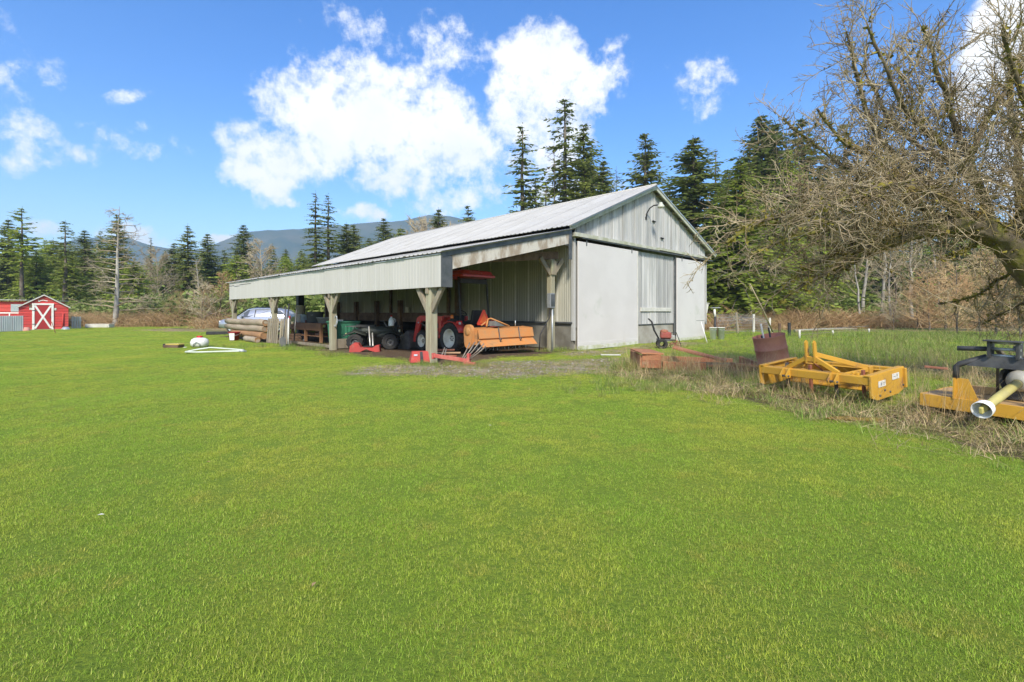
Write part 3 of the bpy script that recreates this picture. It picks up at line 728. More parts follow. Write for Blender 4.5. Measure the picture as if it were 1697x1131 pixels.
band('green_brush', [(215,420,50,62,230),(-60,240,54,66,200),(440,560,38,56,260),(300,390,47,54,60),(1200,1700,56,66,220),(1330,1420,44,50,20)], GR, .9, 1.9)
CRP = [CON['fir_a'][1], CON['cedar_b'][1], CON['cedar_a'][1]]
def wood():
    pts, sc, ix = [], [], []
    for px0, px1, Z0, Z1, n, h0, h1 in ((-220,170,80,110,110,.55,.75),(130,560,80,120,150,.42,.60),(560,860,100,130,40,.3,.42),(1170,2000,80,120,150,.5,.85)):
        Z = nr.uniform(Z0,Z1,n); px = nr.uniform(px0,px1,n); pts.append(np.stack([(px-848.5)/F*Z, Z, Z*0-.3],1)); s = nr.uniform(h0,h1,n); sc.append(np.stack([s**.6,s**.6,s],1)); ix.append(nr.integers(0,3,n))
    p, s, ix = np.concatenate(pts), np.concatenate(sc), np.concatenate(ix); n = len(p)
    scatter('distant_wood', p, np.stack([np.zeros(n),np.zeros(n),nr.uniform(0,6.28,n)],1), s, ix, CRP)
wood()
# ------------------------------------------------------------------ barn
roof_m = mat('roof_sheet_metal', (.46,.45,.42), (.42,.405,.37), scale=.8, rough=.5, metal=.0, stretch=(1,1,1), c3=(.29,.275,.23), s3=.7, t3=.60, var=.05, bump=.15, bscale=30)
side_m = mat('weathered_siding', (.49,.485,.47), (.34,.34,.33), scale=2.2, rough=.75, stretch=(1.6,1.6,.13), var=.16, bump=.35, bscale=26, c3=(.30,.30,.28), s3=2.6, t3=.57)
corr_m = mat('grey_ribbed_siding', (.41,.40,.34), (.33,.325,.275), scale=1.5, rough=.6, stretch=(1,1,.2), var=.10, bump=.1)
fascia_m = mat('white_ribbed_fascia', (.525,.505,.47), (.49,.47,.43), scale=1.6, rough=.55, stretch=(1.5,1.5,.15), var=.012, c3=(.37,.38,.32), s3=1.8, t3=.64)
door_m = mat('white_painted_door', (.635,.61,.59), (.595,.57,.55), scale=.8, rough=.6, c3=(.53,.53,.48), s3=.9, t3=.60, bump=.08, bscale=12)
doorlow_m = mat('mossy_stained_paint', (.60,.60,.55), (.45,.46,.30), scale=3.5, rough=.8, bump=.3, c3=(.38,.33,.20), s3=5, t3=.56)
trim_m = mat('dark_metal_flashing', (.085,.095,.10), (.14,.145,.15), scale=3, rough=.45, metal=.3, var=.1)
wood_m = mat('weathered_timber', (.30,.255,.19), (.215,.18,.13), scale=3, rough=.9, stretch=(2,2,.35), bump=.5, bscale=18, c3=(.34,.34,.22), s3=1.5, t3=.55, var=.12)
postm = mat('greyed_treated_post', (.385,.37,.26), (.29,.25,.17), scale=2.5, rough=.9, stretch=(2.5,2.5,.3), bump=.5, bscale=16, c3=(.20,.155,.10), s3=2.2, t3=.58, var=.1)
dwood_m = mat('dark_stained_timber', (.12,.075,.05), (.19,.125,.085), scale=3, rough=.9, stretch=(1,1,1), bump=.4, var=.2)
ply_m = mat('peeling_white_plywood', (.55,.52,.46), (.33,.27,.205), scale=2.4, rough=.85, stretch=(1.3,1.3,.5), bump=.3, lo=.42, hi=.6)
conc_m = mat('stained_concrete', (.36,.345,.30), (.27,.25,.205), scale=2, rough=.95, bump=.4, c3=(.22,.23,.10), s3=1.5, t3=.58, var=.08)
cream_m = mat('pale_batten', (.62,.61,.55), (.52,.51,.45), scale=3, rough=.7)
rail_m = mat('mossy_track_cover', (.50,.50,.44), (.36,.37,.26), scale=2.5, rough=.85, bump=.3)
black_m = mat('black_paint', (.022,.022,.024), (.04,.04,.042), scale=5, rough=.55)
void_m = mat('dim_interior_boards', (.16,.15,.13), (.10,.095,.085), scale=2, rough=.9)
galv_m = mat('galvanised_metal', (.52,.55,.57), (.42,.45,.47), scale=3, rough=.4, metal=.5, var=.06)

barn = thing('barn', 'long grey pole barn with white sliding doors and an open lean-to along its side', 'barn', (BX, BY, 0), R(45))
W, LEN, APX, AZ = 11.15, 20.6, 5.5, 6.93      # gable width, length, ridge position and height
OV = -.27                                      # the roof overhangs the gable this far
ELZ, ERZ, EL, ER = 4.42, 4.43, -.56, 11.95     # eave heights and positions
def roofz(u): return AZ+(ELZ-AZ)*(APX-u)/(APX-EL) if u < APX else AZ+(ERZ-AZ)*(u-APX)/(ER-APX)
def sheet_mesh(name, L, wid, m, pitch=.22, h=.022, over=.03):
    """ribbed sheet: x = down the slope (0..L), y = 0..wid"""
    b = MB(); ys = []; y = 0
    while y < wid-.001:
        ys += [(y, 0), (y+pitch*.62, 0), (y+pitch*.72, h), (y+pitch*.9, h)]; y += pitch
    ys.append((wid, 0)); n = len(ys)
    vs = [(x, yy, z) for x in (0, L) for yy, z in ys]+[(x, yy, z-.012) for x in (0, L) for yy, z in ys]
    fs = [[i, i+1, n+i+1, n+i] for i in range(n-1)]+[[2*n+i+1, 2*n+i, 3*n+i, 3*n+i+1] for i in range(n-1)]
    fs += [[n+i, n+i+1, 3*n+i+1, 3*n+i] for i in range(n-1)]+[[i+1, i, 2*n+i, 2*n+i+1] for i in range(n-1)]
    return b.add(vs, fs).mesh(name, m, False)
SW = .91
def slope_sheets(u0, z0, u1, z1, nm, v0=OV, v1=LEN+.3, jit=.006):
    L = math.hypot(u1-u0, z1-z0); me = sheet_mesh(nm, L, SW+.03, roof_m); a = math.atan2(z0-z1, u1-u0); v = v0; k = 0
    while v < v1-.2:
        flip = u1 < u0
        o = link(nm, me, barn)
        X = Vector((u1-u0, 0, z1-z0)).normalized(); Y = Vector((0,1,0)) if not flip else Vector((0,-1,0)); Z = X.cross(Y)
        M_ = Matrix((X, Y, Z)).transposed().to_4x4()
        M_.translation = Vector((u0, v+(SW+.03 if flip else 0), z0))+Z*(.03+.004*(k%2))+X*rnd.uniform(-.03,.03)
        o.matrix_local = M_; v += SW; k += 1
slope_sheets(APX-.02, AZ, EL-.1, roofz(EL-.1), 'roof_sheet')
slope_sheets(APX+.02, AZ, ER, ERZ, 'roof_sheet')
LZ0, LU0, LZ1, LU1 = 4.27, -.50, 2.97, -6.22           # lean-to roof: top and eave
slope_sheets(LU0, LZ0, LU1, LZ1, 'lean_to_sheet', v1=19.3)
MB().tube([(APX, OV, AZ+.055), (APX, LEN+.3, AZ+.055)], .05, 8).build('ridge_cap', roof_m, barn)
# rake boards and overhang on the gable
for nm, u0, u1 in (('rake_board', EL+.02, APX), ('rake_board', APX, ER)):
    MB().beam((u0, OV+.03, roofz(u0)-.075), (u1, OV+.03, roofz(u1)-.075), .05, .17).build(nm, rail_m, barn)
    MB().beam((u0, OV-.012, roofz(u0)+.0), (u1, OV-.012, roofz(u1)+.0), .03, .06).build('rake_flashing', galv_m, barn)
for k in range(9):
    u = APX+.55+k*.72; z = roofz(u)-.085
    MB().box((u, .25, z), (.09, .95, .14), (0, math.atan2(AZ-ERZ, ER-APX), 0)).build('purlin', wood_m, barn)
MB().box((ER-.12, LEN/2, ERZ-.06), (.05, LEN, .18)).build('eave_board', wood_m, barn)
# gable cladding: upper panels, each its own sheet of siding
TR = 4.08                                           # top of the sliding door track
def panel(u0, u1, z0, z1a, z1b, m, ribs=4, nm='siding_panel', y=0.0, th=.03):
    b = MB(); b.prism([(u0+.006, z0), (u1-.006, z0), (u1-.006, z1b), (u0+.006, z1a)], y, y+th)
    n = ribs
    for k in range(n):
        x = u0+(u1-u0)*(k+.5)/n; zt = z1a+(z1b-z1a)*(x-u0)/(u1-u0)-.01
        b.prism([(x-.018, y), (x-.009, y-.014), (x+.009, y-.014), (x+.018, y)], z0+.005, zt, 'xy')
    return b.build(nm, m, barn)
edges = [0.02]
while edges[-1] < W-.5: edges.append(edges[-1]+rnd.uniform(.66,.92))
edges[-1] = W
for a, b_ in zip(edges[:-1], edges[1:]):
    yy = rnd.choice((0, -.006, .006, -.012))
    if a < APX < b_: panel(a, APX, TR+.1, roofz(a)-.1, AZ-.1, side_m, 2, y=yy); panel(APX, b_, TR+.1, AZ-.1, roofz(b_)-.1, side_m, 2, y=yy)
    else: panel(a, b_, TR+.1, roofz(a)-.1, roofz(b_)-.1, side_m, 3, y=yy)
    MB().box((a, yy-.02, (TR+.1+roofz(a)-.14)/2), (.035, .03, roofz(a)-.14-TR-.1), bev=.004).build('batten', side_m, barn)
# lower wall between and beside the doors
D1, D2, D3, D4 = .03, 4.16, 7.69, 10.75
low = [D2-.35, 4.75, 5.4, 6.0, 6.65, 7.25, D3+.3]
for a, b_ in zip(low[:-1], low[1:]): panel(a, b_, .86, TR-.1, TR-.1, side_m, 3, y=rnd.choice((0,.006,-.006)))
panel(-.02, .4, .8, TR-.1, TR-.1, side_m, 2); panel(D4-.3, W, .8, TR-.1, TR-.1, side_m, 2)
MB().box((W/2, .12, .40), (W, .16, .82)).build('foundation_wall', conc_m, barn)
MB().box((W/2, .03, .845), (W, .05, .05)).build('sill_board', trim_m, barn)
MB().box((5.95, -.035, 1.50), (2.75, .05, .17)).build('wall_rail', cream_m, barn)
# sliding doors hang on a track under a cover board, proud of the wall
def door(u0, u1, nm='sliding_door'):
    d = MB().box(((u0+u1)/2, -.13, (.02+TR-.13)/2), (u1-u0, .05, TR-.15)).build(nm, door_m, barn)
    MB().box(((u0+u1)/2, -.158, .085), (u1-u0-.01, .012, .15), bev=.003).build('stained_foot', doorlow_m, d)
    MB().box(((u0+u1)/2, -.157, .235), (u1-u0-.02, .006, .11), bev=.002).build('scuffed_strip', door_m, d)
    for x in (u0+.5, u1-.5): MB().box((x, -.16, TR-.16), (.06, .02, .2)).build('hanger', trim_m, d)
    return d
d1 = door(D1, D2); d2 = door(D3, D4)
MB().box((D2-.03, -.162, 2.0), (.05, .012, 3.9), bev=.003).build('edge_strip', cream_m, d1)
MB().box((D4-.52, -.1575, .95), (.95, .006, .02), bev=.002).build('mend_strip', trim_m, d2)
MB().box((5.92-.2+.2, -.12, TR+.005), (W+.3, .20, .05)).build('door_track', trim_m, barn)
MB().prism([(-.25, TR+.02), (5.85, TR+.04), (5.85, TR+.15), (-.25, TR+.16)], -.24, -.02).build('track_cover', rail_m, barn)
MB().prism([(5.86, TR+.07), (W+.22, TR+.05), (W+.22, TR+.16), (5.86, TR+.18)], -.24, -.02).build('track_cover', rail_m, barn)
MB().box((D3-.05, -.05, 2.2), (.07, .08, 3.7)).build('door_jamb', trim_m, barn)
MB().box((W+.03, .0, 2.4), (.10, .12, 3.3)).build('corner_trim', side_m, barn)
MB().box((-.06, .0, 2.3), (.10, .14, 3.9)).build('corner_trim', side_m, barn)
# yard lamp on a bent arm
lamp = MB().tube([(5.05,-.03,5.52),(5.05,-.06,5.68),(5.04,-.2,5.88),(5.02,-.4,5.97),(5.0,-.6,5.96),(4.98,-.7,5.93)], .028, 8).build('lamp_arm', black_m, barn)
MB().lathe([(.0,.13),(.06,.12),(.08,.05),(.14,-.02),(.15,-.08),(.12,-.12),(.0,-.13)], (4.97,-.76,5.92), n=16).build('lamp_head', mat('yard_lamp_housing', (.55,.55,.47), (.47,.48,.40), rough=.4), lamp)
MB().box((5.05,-.03,5.48), (.08,.05,.13)).build('lamp_bracket', black_m, lamp)
for u, z in ((5.7,5.42),(6.45,4.75)): MB().box((u,-.05,z), (.22,.09,.05), (0,.1,0)).build('wall_bracket', black_m, barn)
# long side wall inside the lean-to: ribbed panels, pale joints
v = .05; k = 0
while v < LEN-.1:
    z0 = .15 if v < 6.2 else .88
    b = MB(); b.box((0, v+.365, (z0+4.1)/2), (.025, .722, 4.1-z0), bev=.003)
    for q in range(7):
        y = v+.06+q*.102; b.prism([(-.0125, y-.02), (-.034, y-.008), (-.034, y+.008), (-.0125, y+.02)], z0+.01, 4.05, 'xy')
    b.build('ribbed_panel', corr_m, barn)
    if k: MB().box((-.03, v-.004, (z0+3.9)/2+.05), (.035, .045 if k < 7 else .03, 3.9-z0), bev=.004).build('joint_strip', cream_m, barn)
    v += .735; k += 1
MB().box((-.055, 3.1, .50), (.05, 6.2, .95)).build('skirt_board', mat('wet_dark_plank', (.14,.13,.105), (.21,.20,.17), scale=2, rough=.8, bump=.3), barn)
MB().box((-.10, 3.1, 1.0), (.14, 6.2, .06)).build('ledge', trim_m, barn)
MB().box((-.18, 13.2, 1.12), (.07, 13.6, .46)).build('rail_plank', dwood_m, barn)
MB().box((-.30, 10.2, .16), (.10, 7.6, .30)).build('kick_plank', wood_m, barn)
for v in (6.4, 8.6, 11.2, 13.6, 16.0, 18.4): MB().box((-.26, v, 1.0 if v > 8 else 1.7), (.20, .24, 2.0 if v > 8 else 3.4)).build('stall_post', dwood_m, barn)
for v in (7.3, 12.4): MB().box((-.1, v, 2.4), (.12, .16, 2.2)).build('stud', dwood_m, barn)
# plain inside and back of the barn
MB().box((W/2, LEN, 2.16), (W, .06, 4.36)).build('back_wall', void_m, barn)
MB().box((W-.02, LEN/2, 2.16), (.05, LEN-.1, 4.38)).build('far_side_wall', void_m, barn)
MB().prism([(0,4.35),(W,4.35),(APX,AZ-.12)], LEN-.03, LEN+.03).build('back_gable', side_m, barn)
MB().box((W/2, LEN/2, .03), (W-.3, LEN-.3, .05)).build('dirt_floor', mat('barn_floor', (.14,.10,.07), (.09,.065,.045), rough=1), barn)
# lean-to frame
FU, FV0, FV1 = -6.15, -.26, 19.1
bz0, bz1 = 2.07, 2.945
n = 21; pw = (FV1-FV0)/n
for k in range(n):
    v0 = FV0+k*pw; b = MB(); b.box((FU, v0+pw/2, (bz0+bz1)/2), (.02, pw-.004, bz1-bz0), bev=.002)
    for q in range(6):
        y = v0+pw*(q+.5)/6; b.prism([(FU-.010, y-.016), (FU-.015, y-.009), (FU-.015, y+.009), (FU-.010, y+.016)], bz0+.004, bz1-.004, 'xy')
    o = b.build('fascia_panel', fascia_m, barn)
    if k >= 17: MB().box((FU-.024, v0+pw/2, bz1-.13-.05*(k==19)), (.006, pw*.97, .018), bev=.002).build('dented_seam', trim_m, o)
MB().box((FU-.012, (FV0+FV1)/2, bz1+.012), (.06, FV1-FV0, .025), bev=.004).build('eave_flashing', galv_m, barn)
MB().box((FU+.18, FV0-.012, (bz0+bz1)/2-.01), (.38, .025, bz1-bz0-.01), bev=.004).build('end_return', trim_m, barn)
def lz(u): return LZ1+(LZ0-LZ1)*(u-LU1)/(LU0-LU1)
MB().beam((FU, FV0-.02, lz(FU)-.04), (LU0-.02, FV0-.02, lz(LU0)-.04), .03, .15, bev=.004).build('lean_to_flashing', trim_m, barn)
MB().beam((FU+.02, FV0-.03, lz(FU)+.045), (LU0, FV0-.03, lz(LU0)+.045), .05, .03, bev=.004).build('lean_to_flashing', galv_m, barn)
MB().prism([(FU+.37, lz(FU+.37)-.12), (-.66, lz(-.66)-.12), (-.66, lz(-.66)-.46), (FU+.37, lz(FU+.37)-.50)], FV0-.005, FV0+.02).build('end_panel', ply_m, barn)
MB().box((-.58, FV0-.01, 3.72), (.17, .04, .98), bev=.006).build('end_return', trim_m, barn)
MB().box((-.35, .05, 4.0), (.35, .1, .5)).build('end_block', wood_m, barn)
MB().beam((FU+.3, .42, 2.86), (-.45, .42, 3.44), .09, .26).build('tie_beam', dwood_m, barn)
for k in range(10): MB().beam((FU+.1, 2.2+k*1.9, lz(FU)-.13), (LU0, 2.2+k*1.9, lz(LU0)-.13), .05, .18).build('rafter', dwood_m, barn)
for k in range(6): u = FU+.5+k*1.0; MB().box((u, 9.5, lz(u)-.02), (.09, 18.9, .04)).build('purlin', wood_m, barn)
MB().box((FU+.12, 9.4, 2.26), (.12, 19.2, .26)).build('header_beam', wood_m, barn)
PV = [.41, 6.64, 12.67, 18.85]
for i, v in enumerate(PV):
    u = FU+.17; w_ = .24 if i == 0 else .21
    p = MB().box((u, v, 1.06), (w_, w_, 2.2), bev=.012).build('post', postm, barn)
    for sg in (-1, 1):
        MB().beam((u-.05, v+sg*.09, 1.42), (u-.05, v+sg*.62, 2.13), .09, .15).build('brace', wood_m, p)
    MB().box((u-.135, v+.02, 2.02), (.06, .12, .24)).build('block', wood_m, p)
u, v = -.92, .33
p = MB().box((u, v, 1.6), (.21, .21, 3.3), bev=.012).build('post', postm, barn)
for sg in (-1, 1): MB().beam((u+sg*.08, v-.03, 2.72), (u+sg*.60, v-.03, 3.28), .09, .16).build('brace', wood_m, p)
MB().box((u, v-.13, 2.95), (.26, .06, .5)).build('block', wood_m, p)
# far-end posts seen against the field, low boards
MB().box((-2.2, 19.4, 1.3), (.36, .36, 2.9)).build('wrapped_post', black_m, barn)
MB().box((-.45, 19.6, 1.9), (.2, .2, 3.6)).build('post', dwood_m, barn)
MB().box((-3.1, 19.5, 2.62), (6.0, .1, .25)).build('end_beam', dwood_m, barn)
MB().box((FU+.2, 9.0, .09), (.10, 4.4, .10)).build('kick_plank', wood_m, barn)
MB().box((FU+1.75, 6.62, .20), (2.9, .06, .36)).build('kick_plank', wood_m, barn)
# electric box and conduit on the corner post
eb = MB().box((-1.18, .10, 1.78), (.26, .16, .52), bev=.015).build('meter_box', mat('grey_meter_box', (.22,.235,.25), (.17,.18,.19), rough=.5), barn)
MB().box((-1.18, .01, 1.80), (.20, .02, .40), bev=.008).build('lid', trim_m, eb)
MB().tube([(-1.14,.08,1.5),(-1.14,.08,.1)], .03, 8).build('conduit', galv_m, eb)
MB().tube([(-1.25,.08,1.5),(-1.32,.06,1.2),(-1.75,.1,.62),(-1.8,.1,.1)], .02, 6).build('cable', black_m, eb)

# ------------------------------------------------------------------ red sheds on the left
red_m = mat('faded_red_boards', (.56,.05,.045), (.46,.07,.058), scale=2, rough=.7, stretch=(.6,.6,1), var=.12, c3=(.46,.20,.15), s3=1.3, t3=.64, bump=.2)
redd_m = mat('red_door_paint', (.40,.028,.028), (.33,.03,.03), scale=2, rough=.6)
white_m = mat('white_paint', (.78,.77,.74), (.68,.67,.62), scale=3, rough=.6, var=.05)
rust_m = mat('rusty_steel', (.25,.085,.05), (.34,.15,.09), scale=5, rough=.85, bump=.3, c3=(.15,.06,.04), s3=3, t3=.58)
A, B = Vector((-37.0, 36.2, 0)), Vector((-35.03, 38.12, 0)); d = (B-A); SL = d.length; rz = math.atan2(d.y, d.x)
shed = thing('red_shed', 'small red board shed with white X door and gabled roof', 'shed', A, rz)
# local: x along the front (0..SL), y = into the shed (+y is left of x, away from the lawn)
EZ, RZ_ = 1.78, 2.68; DP = 3.4
def gable_board(z0, z1):
    def half(z): return SL/2 if z <= EZ else SL/2*(RZ_-z)/(RZ_-EZ)
    return [(SL/2-half(z0), z0), (SL/2+half(z0), z0), (SL/2+half(z1), z1), (SL/2-half(z1), z1)]
z = .06
while z < RZ_-.05:
    z1 = min(z+.20, RZ_-.01)
    if z < EZ < z1-.03: z1 = EZ
    b = MB(); q = gable_board(z, z1-.008)
    b.add([(x, -.055 if i < 2 else -.012, zz) for i, (x, zz) in enumerate(q)]+[(x, .02, zz) for x, zz in q], [[0,1,2,3],[7,6,5,4],[0,4,5,1],[1,5,6,2],[2,6,7,3],[3,7,4,0]])
    b.build('board', red_m, shed); z = z1
for x0, nm in ((.03,'side_wall'),(SL-.03,'side_wall')): MB().box((x0, DP/2+.02, EZ/2+.03), (.05, DP, EZ-.05)).build(nm, red_m, shed)
MB().box((SL/2, DP, EZ/2+.05), (SL-.12, .05, EZ-.1)).build('rear_wall', red_m, shed)
for sg in (0,1):
    x0, x1 = (-.12, SL/2) if sg == 0 else (SL+.12, SL/2); zz0 = EZ-.12*(RZ_-EZ)/(SL/2)
    MB().prism([(x0, zz0+.02), (x1, RZ_+.02), (x1, RZ_+.06), (x0, zz0+.06)], -.16, DP+.15).build('roof', mat('shed_roof', (.42,.41,.38), (.30,.29,.27), scale=3, rough=.7) if sg == 0 else bpy.data.materials['shed_roof'], shed)
    MB().beam((x0, -.18, zz0-.01), (x1, -.18, RZ_-.01), .03, .055).build('rake_trim', cream_m, shed)
dr = MB().box((SL/2-.08, -.06, .98), (1.0, .04, 1.78)).build('door', redd_m, shed)
cx = SL/2-.06
for x in (cx-.53, cx+.53): MB().box((x, -.085, .98), (.13, .04, 1.90)).build('door_frame', white_m, dr)
MB().box((cx, -.087, 1.98), (1.22, .04, .13)).build('door_frame', white_m, dr)
for sg in (-1, 1):
    MB().beam((cx-.44*sg, -.085-.006*sg, .12), (cx+.44*sg, -.085-.006*sg, 1.88), .03, .12, up=(0,0,1)).build('door_brace', white_m, dr)
for z in (.45,1.5): MB().box((cx-.47,-.108,z),(.24,.012,.06),bev=.003).build('hinge', trim_m, dr)
MB().box((cx+.40,-.09,1.0),(.05,.05,.16)).build('handle', trim_m, dr)
MB().box((SL/2,-.03,.02),(SL+.02,.08,.10)).build('skid', wood_m, shed)
hz = [(-.34,.0),(-.30,.14),(-.26,.02),(-.14,.08),(.02,.10),(.18,.06),(.34,.03),(.30,-.01),(.16,.01),(.02,.04),(-.14,.02),(-.24,-.04),(-.32,-.06)]
MB().prism([(cx+x*.8, 2.22+z) for x, z in hz], -.065, -.04).build('emblem', white_m, shed)
for x, z, w_, h_, m_ in ((.66,1.62,.18,.16,cream_m),(cx+.68,1.60,.14,.18,cream_m),(.62,1.84,.14,.30,dwood_m)): MB().box((x,-.05,z),(w_,.04,h_)).build('patch', m_, shed)
MB().tube([(SL-.35,-.12,.06),(SL-.30,-.06,1.25)], .05, 6).build('downpipe', red_m, shed)
# low red shed beyond its left side
low_ = thing('red_shed', 'long low red shed with white trim and grey shutter at the far left edge', 'shed', (-44.2, 40.2, 0), R(-4))
for k in range(8): MB().box((2.0, 0, .17+k*.28), (4.6, .06, .26)).build('board', red_m, low_)
for x in (-.27, 4.27): MB().box((x, 1.5, 1.15), (.05, 2.9, 2.2)).build('side_wall', red_m, low_)
MB().prism([(-.6,2.40),(4.5,2.32),(4.5,2.38),(-.6,2.46)], -.4, 3.2).build('roof', bpy.data.materials['shed_roof'], low_)
MB().box((2.0,-.045,1.30),(4.6,.03,.09)).build('white_rail', white_m, low_)
for x in (2.6, 4.2): MB().box((x,-.045,.8),(.10,.03,.9)).build('white_post', white_m, low_)
MB().box((3.5,-.06,1.72),(1.5,.05,.62)).build('shutter', galv_m, low_)
pale_sheet = mat('pale_sheet_metal', (.50,.53,.54), (.42,.45,.46), scale=2, rough=.5, stretch=(1,1,.3), var=.06)
fence = thing('sheet_metal_fence', 'pale corrugated sheet metal screen standing left of the red shed', 'fence', (-36.2, 33.3, 0), R(100))
for k in range(5):
    b = MB(); b.box((-.0-.6*k+.1, 0, .56), (.59, .02, 1.1), bev=.003)
    for q in range(6): b.prism([(.1-.6*k-.25+q*.1-.015,-.01),(.1-.6*k-.25+q*.1,-.03),(.1-.6*k-.25+q*.1+.015,-.01)], .03, 1.09, 'xy')
    b.build('metal_sheet', pale_sheet, fence, rot=(0,0,0))
fence.location = P(27,549.5); fence.rotation_euler = (0,0,math.atan2(.94,.3))
pk = thing('picket_panel', 'short run of grey white pickets at the right side of the red shed', 'fence', P(117,545.5), R(60))
for k in range(4): MB().box((.12+k*.16, 0, .5), (.13, .03, 1.0)).build('picket', cream_m, pk)
MB().box((.36,.03,.7),(.7,.03,.08)).build('rail', cream_m, pk)
pl = thing('planter_box', 'long low white planter box on the grass beside the leafless grey tree', 'planter', P(141,543.5), R(4))
for x, y, sx, sy in ((1.0,0,2.0,.04),(1.0,.6,2.0,.04),(.02,.3,.04,.56),(1.98,.3,.04,.56)): MB().box((x,y,.17),(sx,sy,.32)).build('side_board', cream_m, pl)
MB().box((1.0,.3,.14),(1.9,.54,.2)).build('soil', dwood_m, pl)
for nm, lab, px, py, fn in (('flower_pot','cream clay pot piled by the red shed door',48,545,0),('flower_pot','pink upturned pot in front of the red shed corner',44,549,1),('log_round','sawn round of firewood beside the red shed door',47,544,2)):
    o = thing(nm, lab, 'pot' if fn < 2 else 'log', P(px,py)+Vector((.25*(fn==2),.0,0)))
    m_ = mat('clay_'+str(fn), [(.55,.42,.28),(.60,.28,.22),(.40,.28,.17)][fn], rough=.8)
    MB().lathe([(.0,0),(.16,0),(.20,.30),(.23,.30),(.23,.36),(.19,.36),(.17,.06),(0,.06)] if fn != 1 else [(0,.28),(.14,.28),(.22,.02),(.22,0),(.20,0),(.12,.25)], n=14).build('shell', m_, o)
    if fn == 2: o.location = P(50,546); o.scale = (1,1,1.2)
ml = thing('hand_tiller_handle', 'thin rusty rod stuck in the lawn before the red shed', 'rod', P(92,553)); MB().tube([(0,0,0),(-.25,.0,.75)], .02, 6).build('shaft', rust_m, ml)
tp = thing('metal_tub', 'small upturned grey tub at the right foot of the red shed', 'tub', P(109,547)); MB().lathe([(0,.24),(.16,.23),(.28,.04),(.30,0),(.28,0)], n=14).build('shell', galv_m, tp)
# ------------------------------------------------------------------ tractor under the lean-to
tred = mat('tractor_red', (.56,.05,.038), (.48,.045,.034), scale=3, rough=.4, coat=.3, c3=(.30,.08,.05), s3=2.5, t3=.66)
orange_m = mat('scratched_orange_paint', (.58,.235,.07), (.50,.25,.10), scale=4, rough=.55, c3=(.32,.17,.08), s3=4, t3=.58, bump=.1)
rub_m = mat('tyre_rubber', (.022,.022,.022), (.045,.042,.038), scale=6, rough=.85, bump=.2)
rim_m = mat('wheel_rim_paint', (.70,.68,.60), (.55,.52,.43), scale=4, rough=.5, c3=(.25,.19,.12), s3=5, t3=.6)
steel_m = mat('worn_dark_steel', (.10,.10,.10), (.16,.155,.15), scale=5, rough=.5, metal=.4, bump=.1)
seat_m = mat('black_vinyl', (.03,.03,.03), rough=.6)
lens_or = mat('orange_lens', (.75,.20,.03), rough=.25); lens_rd = mat('red_lens', (.55,.02,.02), rough=.25)
smv_m = mat('slow_sign_orange', (1.0,.20,.05), rough=.5)
def wheel(r, w, parent, loc, lugs, rim_r, side, name='wheel', rim=None, dish=.0):
    """tyre with chevron lugs and a dished rim; axle along local y"""
    b = MB(); h = w/2
    b.lathe([(rim_r,-h*.8),(r*.80,-h),(r*.93,-h*.95),(r*.955,-h*.5),(r*.96,0),(r*.955,h*.5),(r*.93,h*.95),(r*.80,h),(rim_r,h*.8)], axis='y', n=32)
    wh = b.build(name, rub_m, parent, loc=loc)
    lb = MB()
    for k in range(lugs):
        for sg in (-1,1):
            a = 2*math.pi*(k+(.5 if sg > 0 else 0))/lugs; rows = []
            for t in range(4):
                y = sg*h*(.04+.95*t/3); aa = a-(.10+.20*t/3)*1.1; rr = r*(.95 if t == 3 else 1.0)
                ca, sa = math.cos(aa), math.sin(aa); tx, tz = -sa, ca
                q = [((r*.93)*ca-tx*.03*r*1.1, y, (r*.93)*sa-tz*.03*r*1.1), (rr*1.02*ca-tx*.022*r, y, rr*1.02*sa-tz*.022*r), (rr*1.02*ca+tx*.022*r, y, rr*1.02*sa+tz*.022*r), ((r*.93)*ca+tx*.03*r*1.1, y, (r*.93)*sa+tz*.03*r*1.1)]
                rows.append(q)
            lb.loft(rows, smooth=False)
    o = lb.build('tread', rub_m, wh); o['kind'] = 'stuff'
    s = side
    MB().lathe([(rim_r*1.02,h*.86*s),(rim_r*1.08,h*.92*s),(rim_r*.98,h*.80*s),(rim_r*.92,h*.55*s),(rim_r*.86,h*(.1+dish)*s),(rim_r*.45,h*(-.05+dish)*s),(rim_r*.36,h*(.15+dish)*s),(.0,h*(.15+dish)*s)], axis='y', n=28).build('rim', rim or rim_m, wh)
    b = MB()
    for k in range(6):
        a = k*math.pi/3; b.lathe([(0,.03),(.018,.03),(.018,-.02)], (rim_r*.24*math.cos(a), h*(.15+dish)*s, rim_r*.24*math.sin(a)), axis='y', n=6, smooth=False)
    o = b.build('wheel_bolts', steel_m, wh); o['kind'] = 'stuff'
    return wh
def text(s, size, m, parent, loc, rot, depth=.004, name='lettering'):
    cu = bpy.data.curves.new(name, 'FONT'); cu.body = s; cu.size = size; cu.extrude = depth; cu.align_x = 'CENTER'; cu.align_y = 'CENTER'; cu.shear = .25
    t = bpy.data.objects.new(name, cu); COL.objects.link(t); dg = bpy.context.evaluated_depsgraph_get()
    me = bpy.data.meshes.new_from_object(t.evaluated_get(dg)); bpy.data.objects.remove(t); me.materials.clear(); me.materials.append(m)
    return link(name, me, parent, loc, rot)
T = thing('tractor', 'red compact tractor with canopy and front loader parked under the lean-to', 'tractor', (-1.50,16.50,0), R(135))
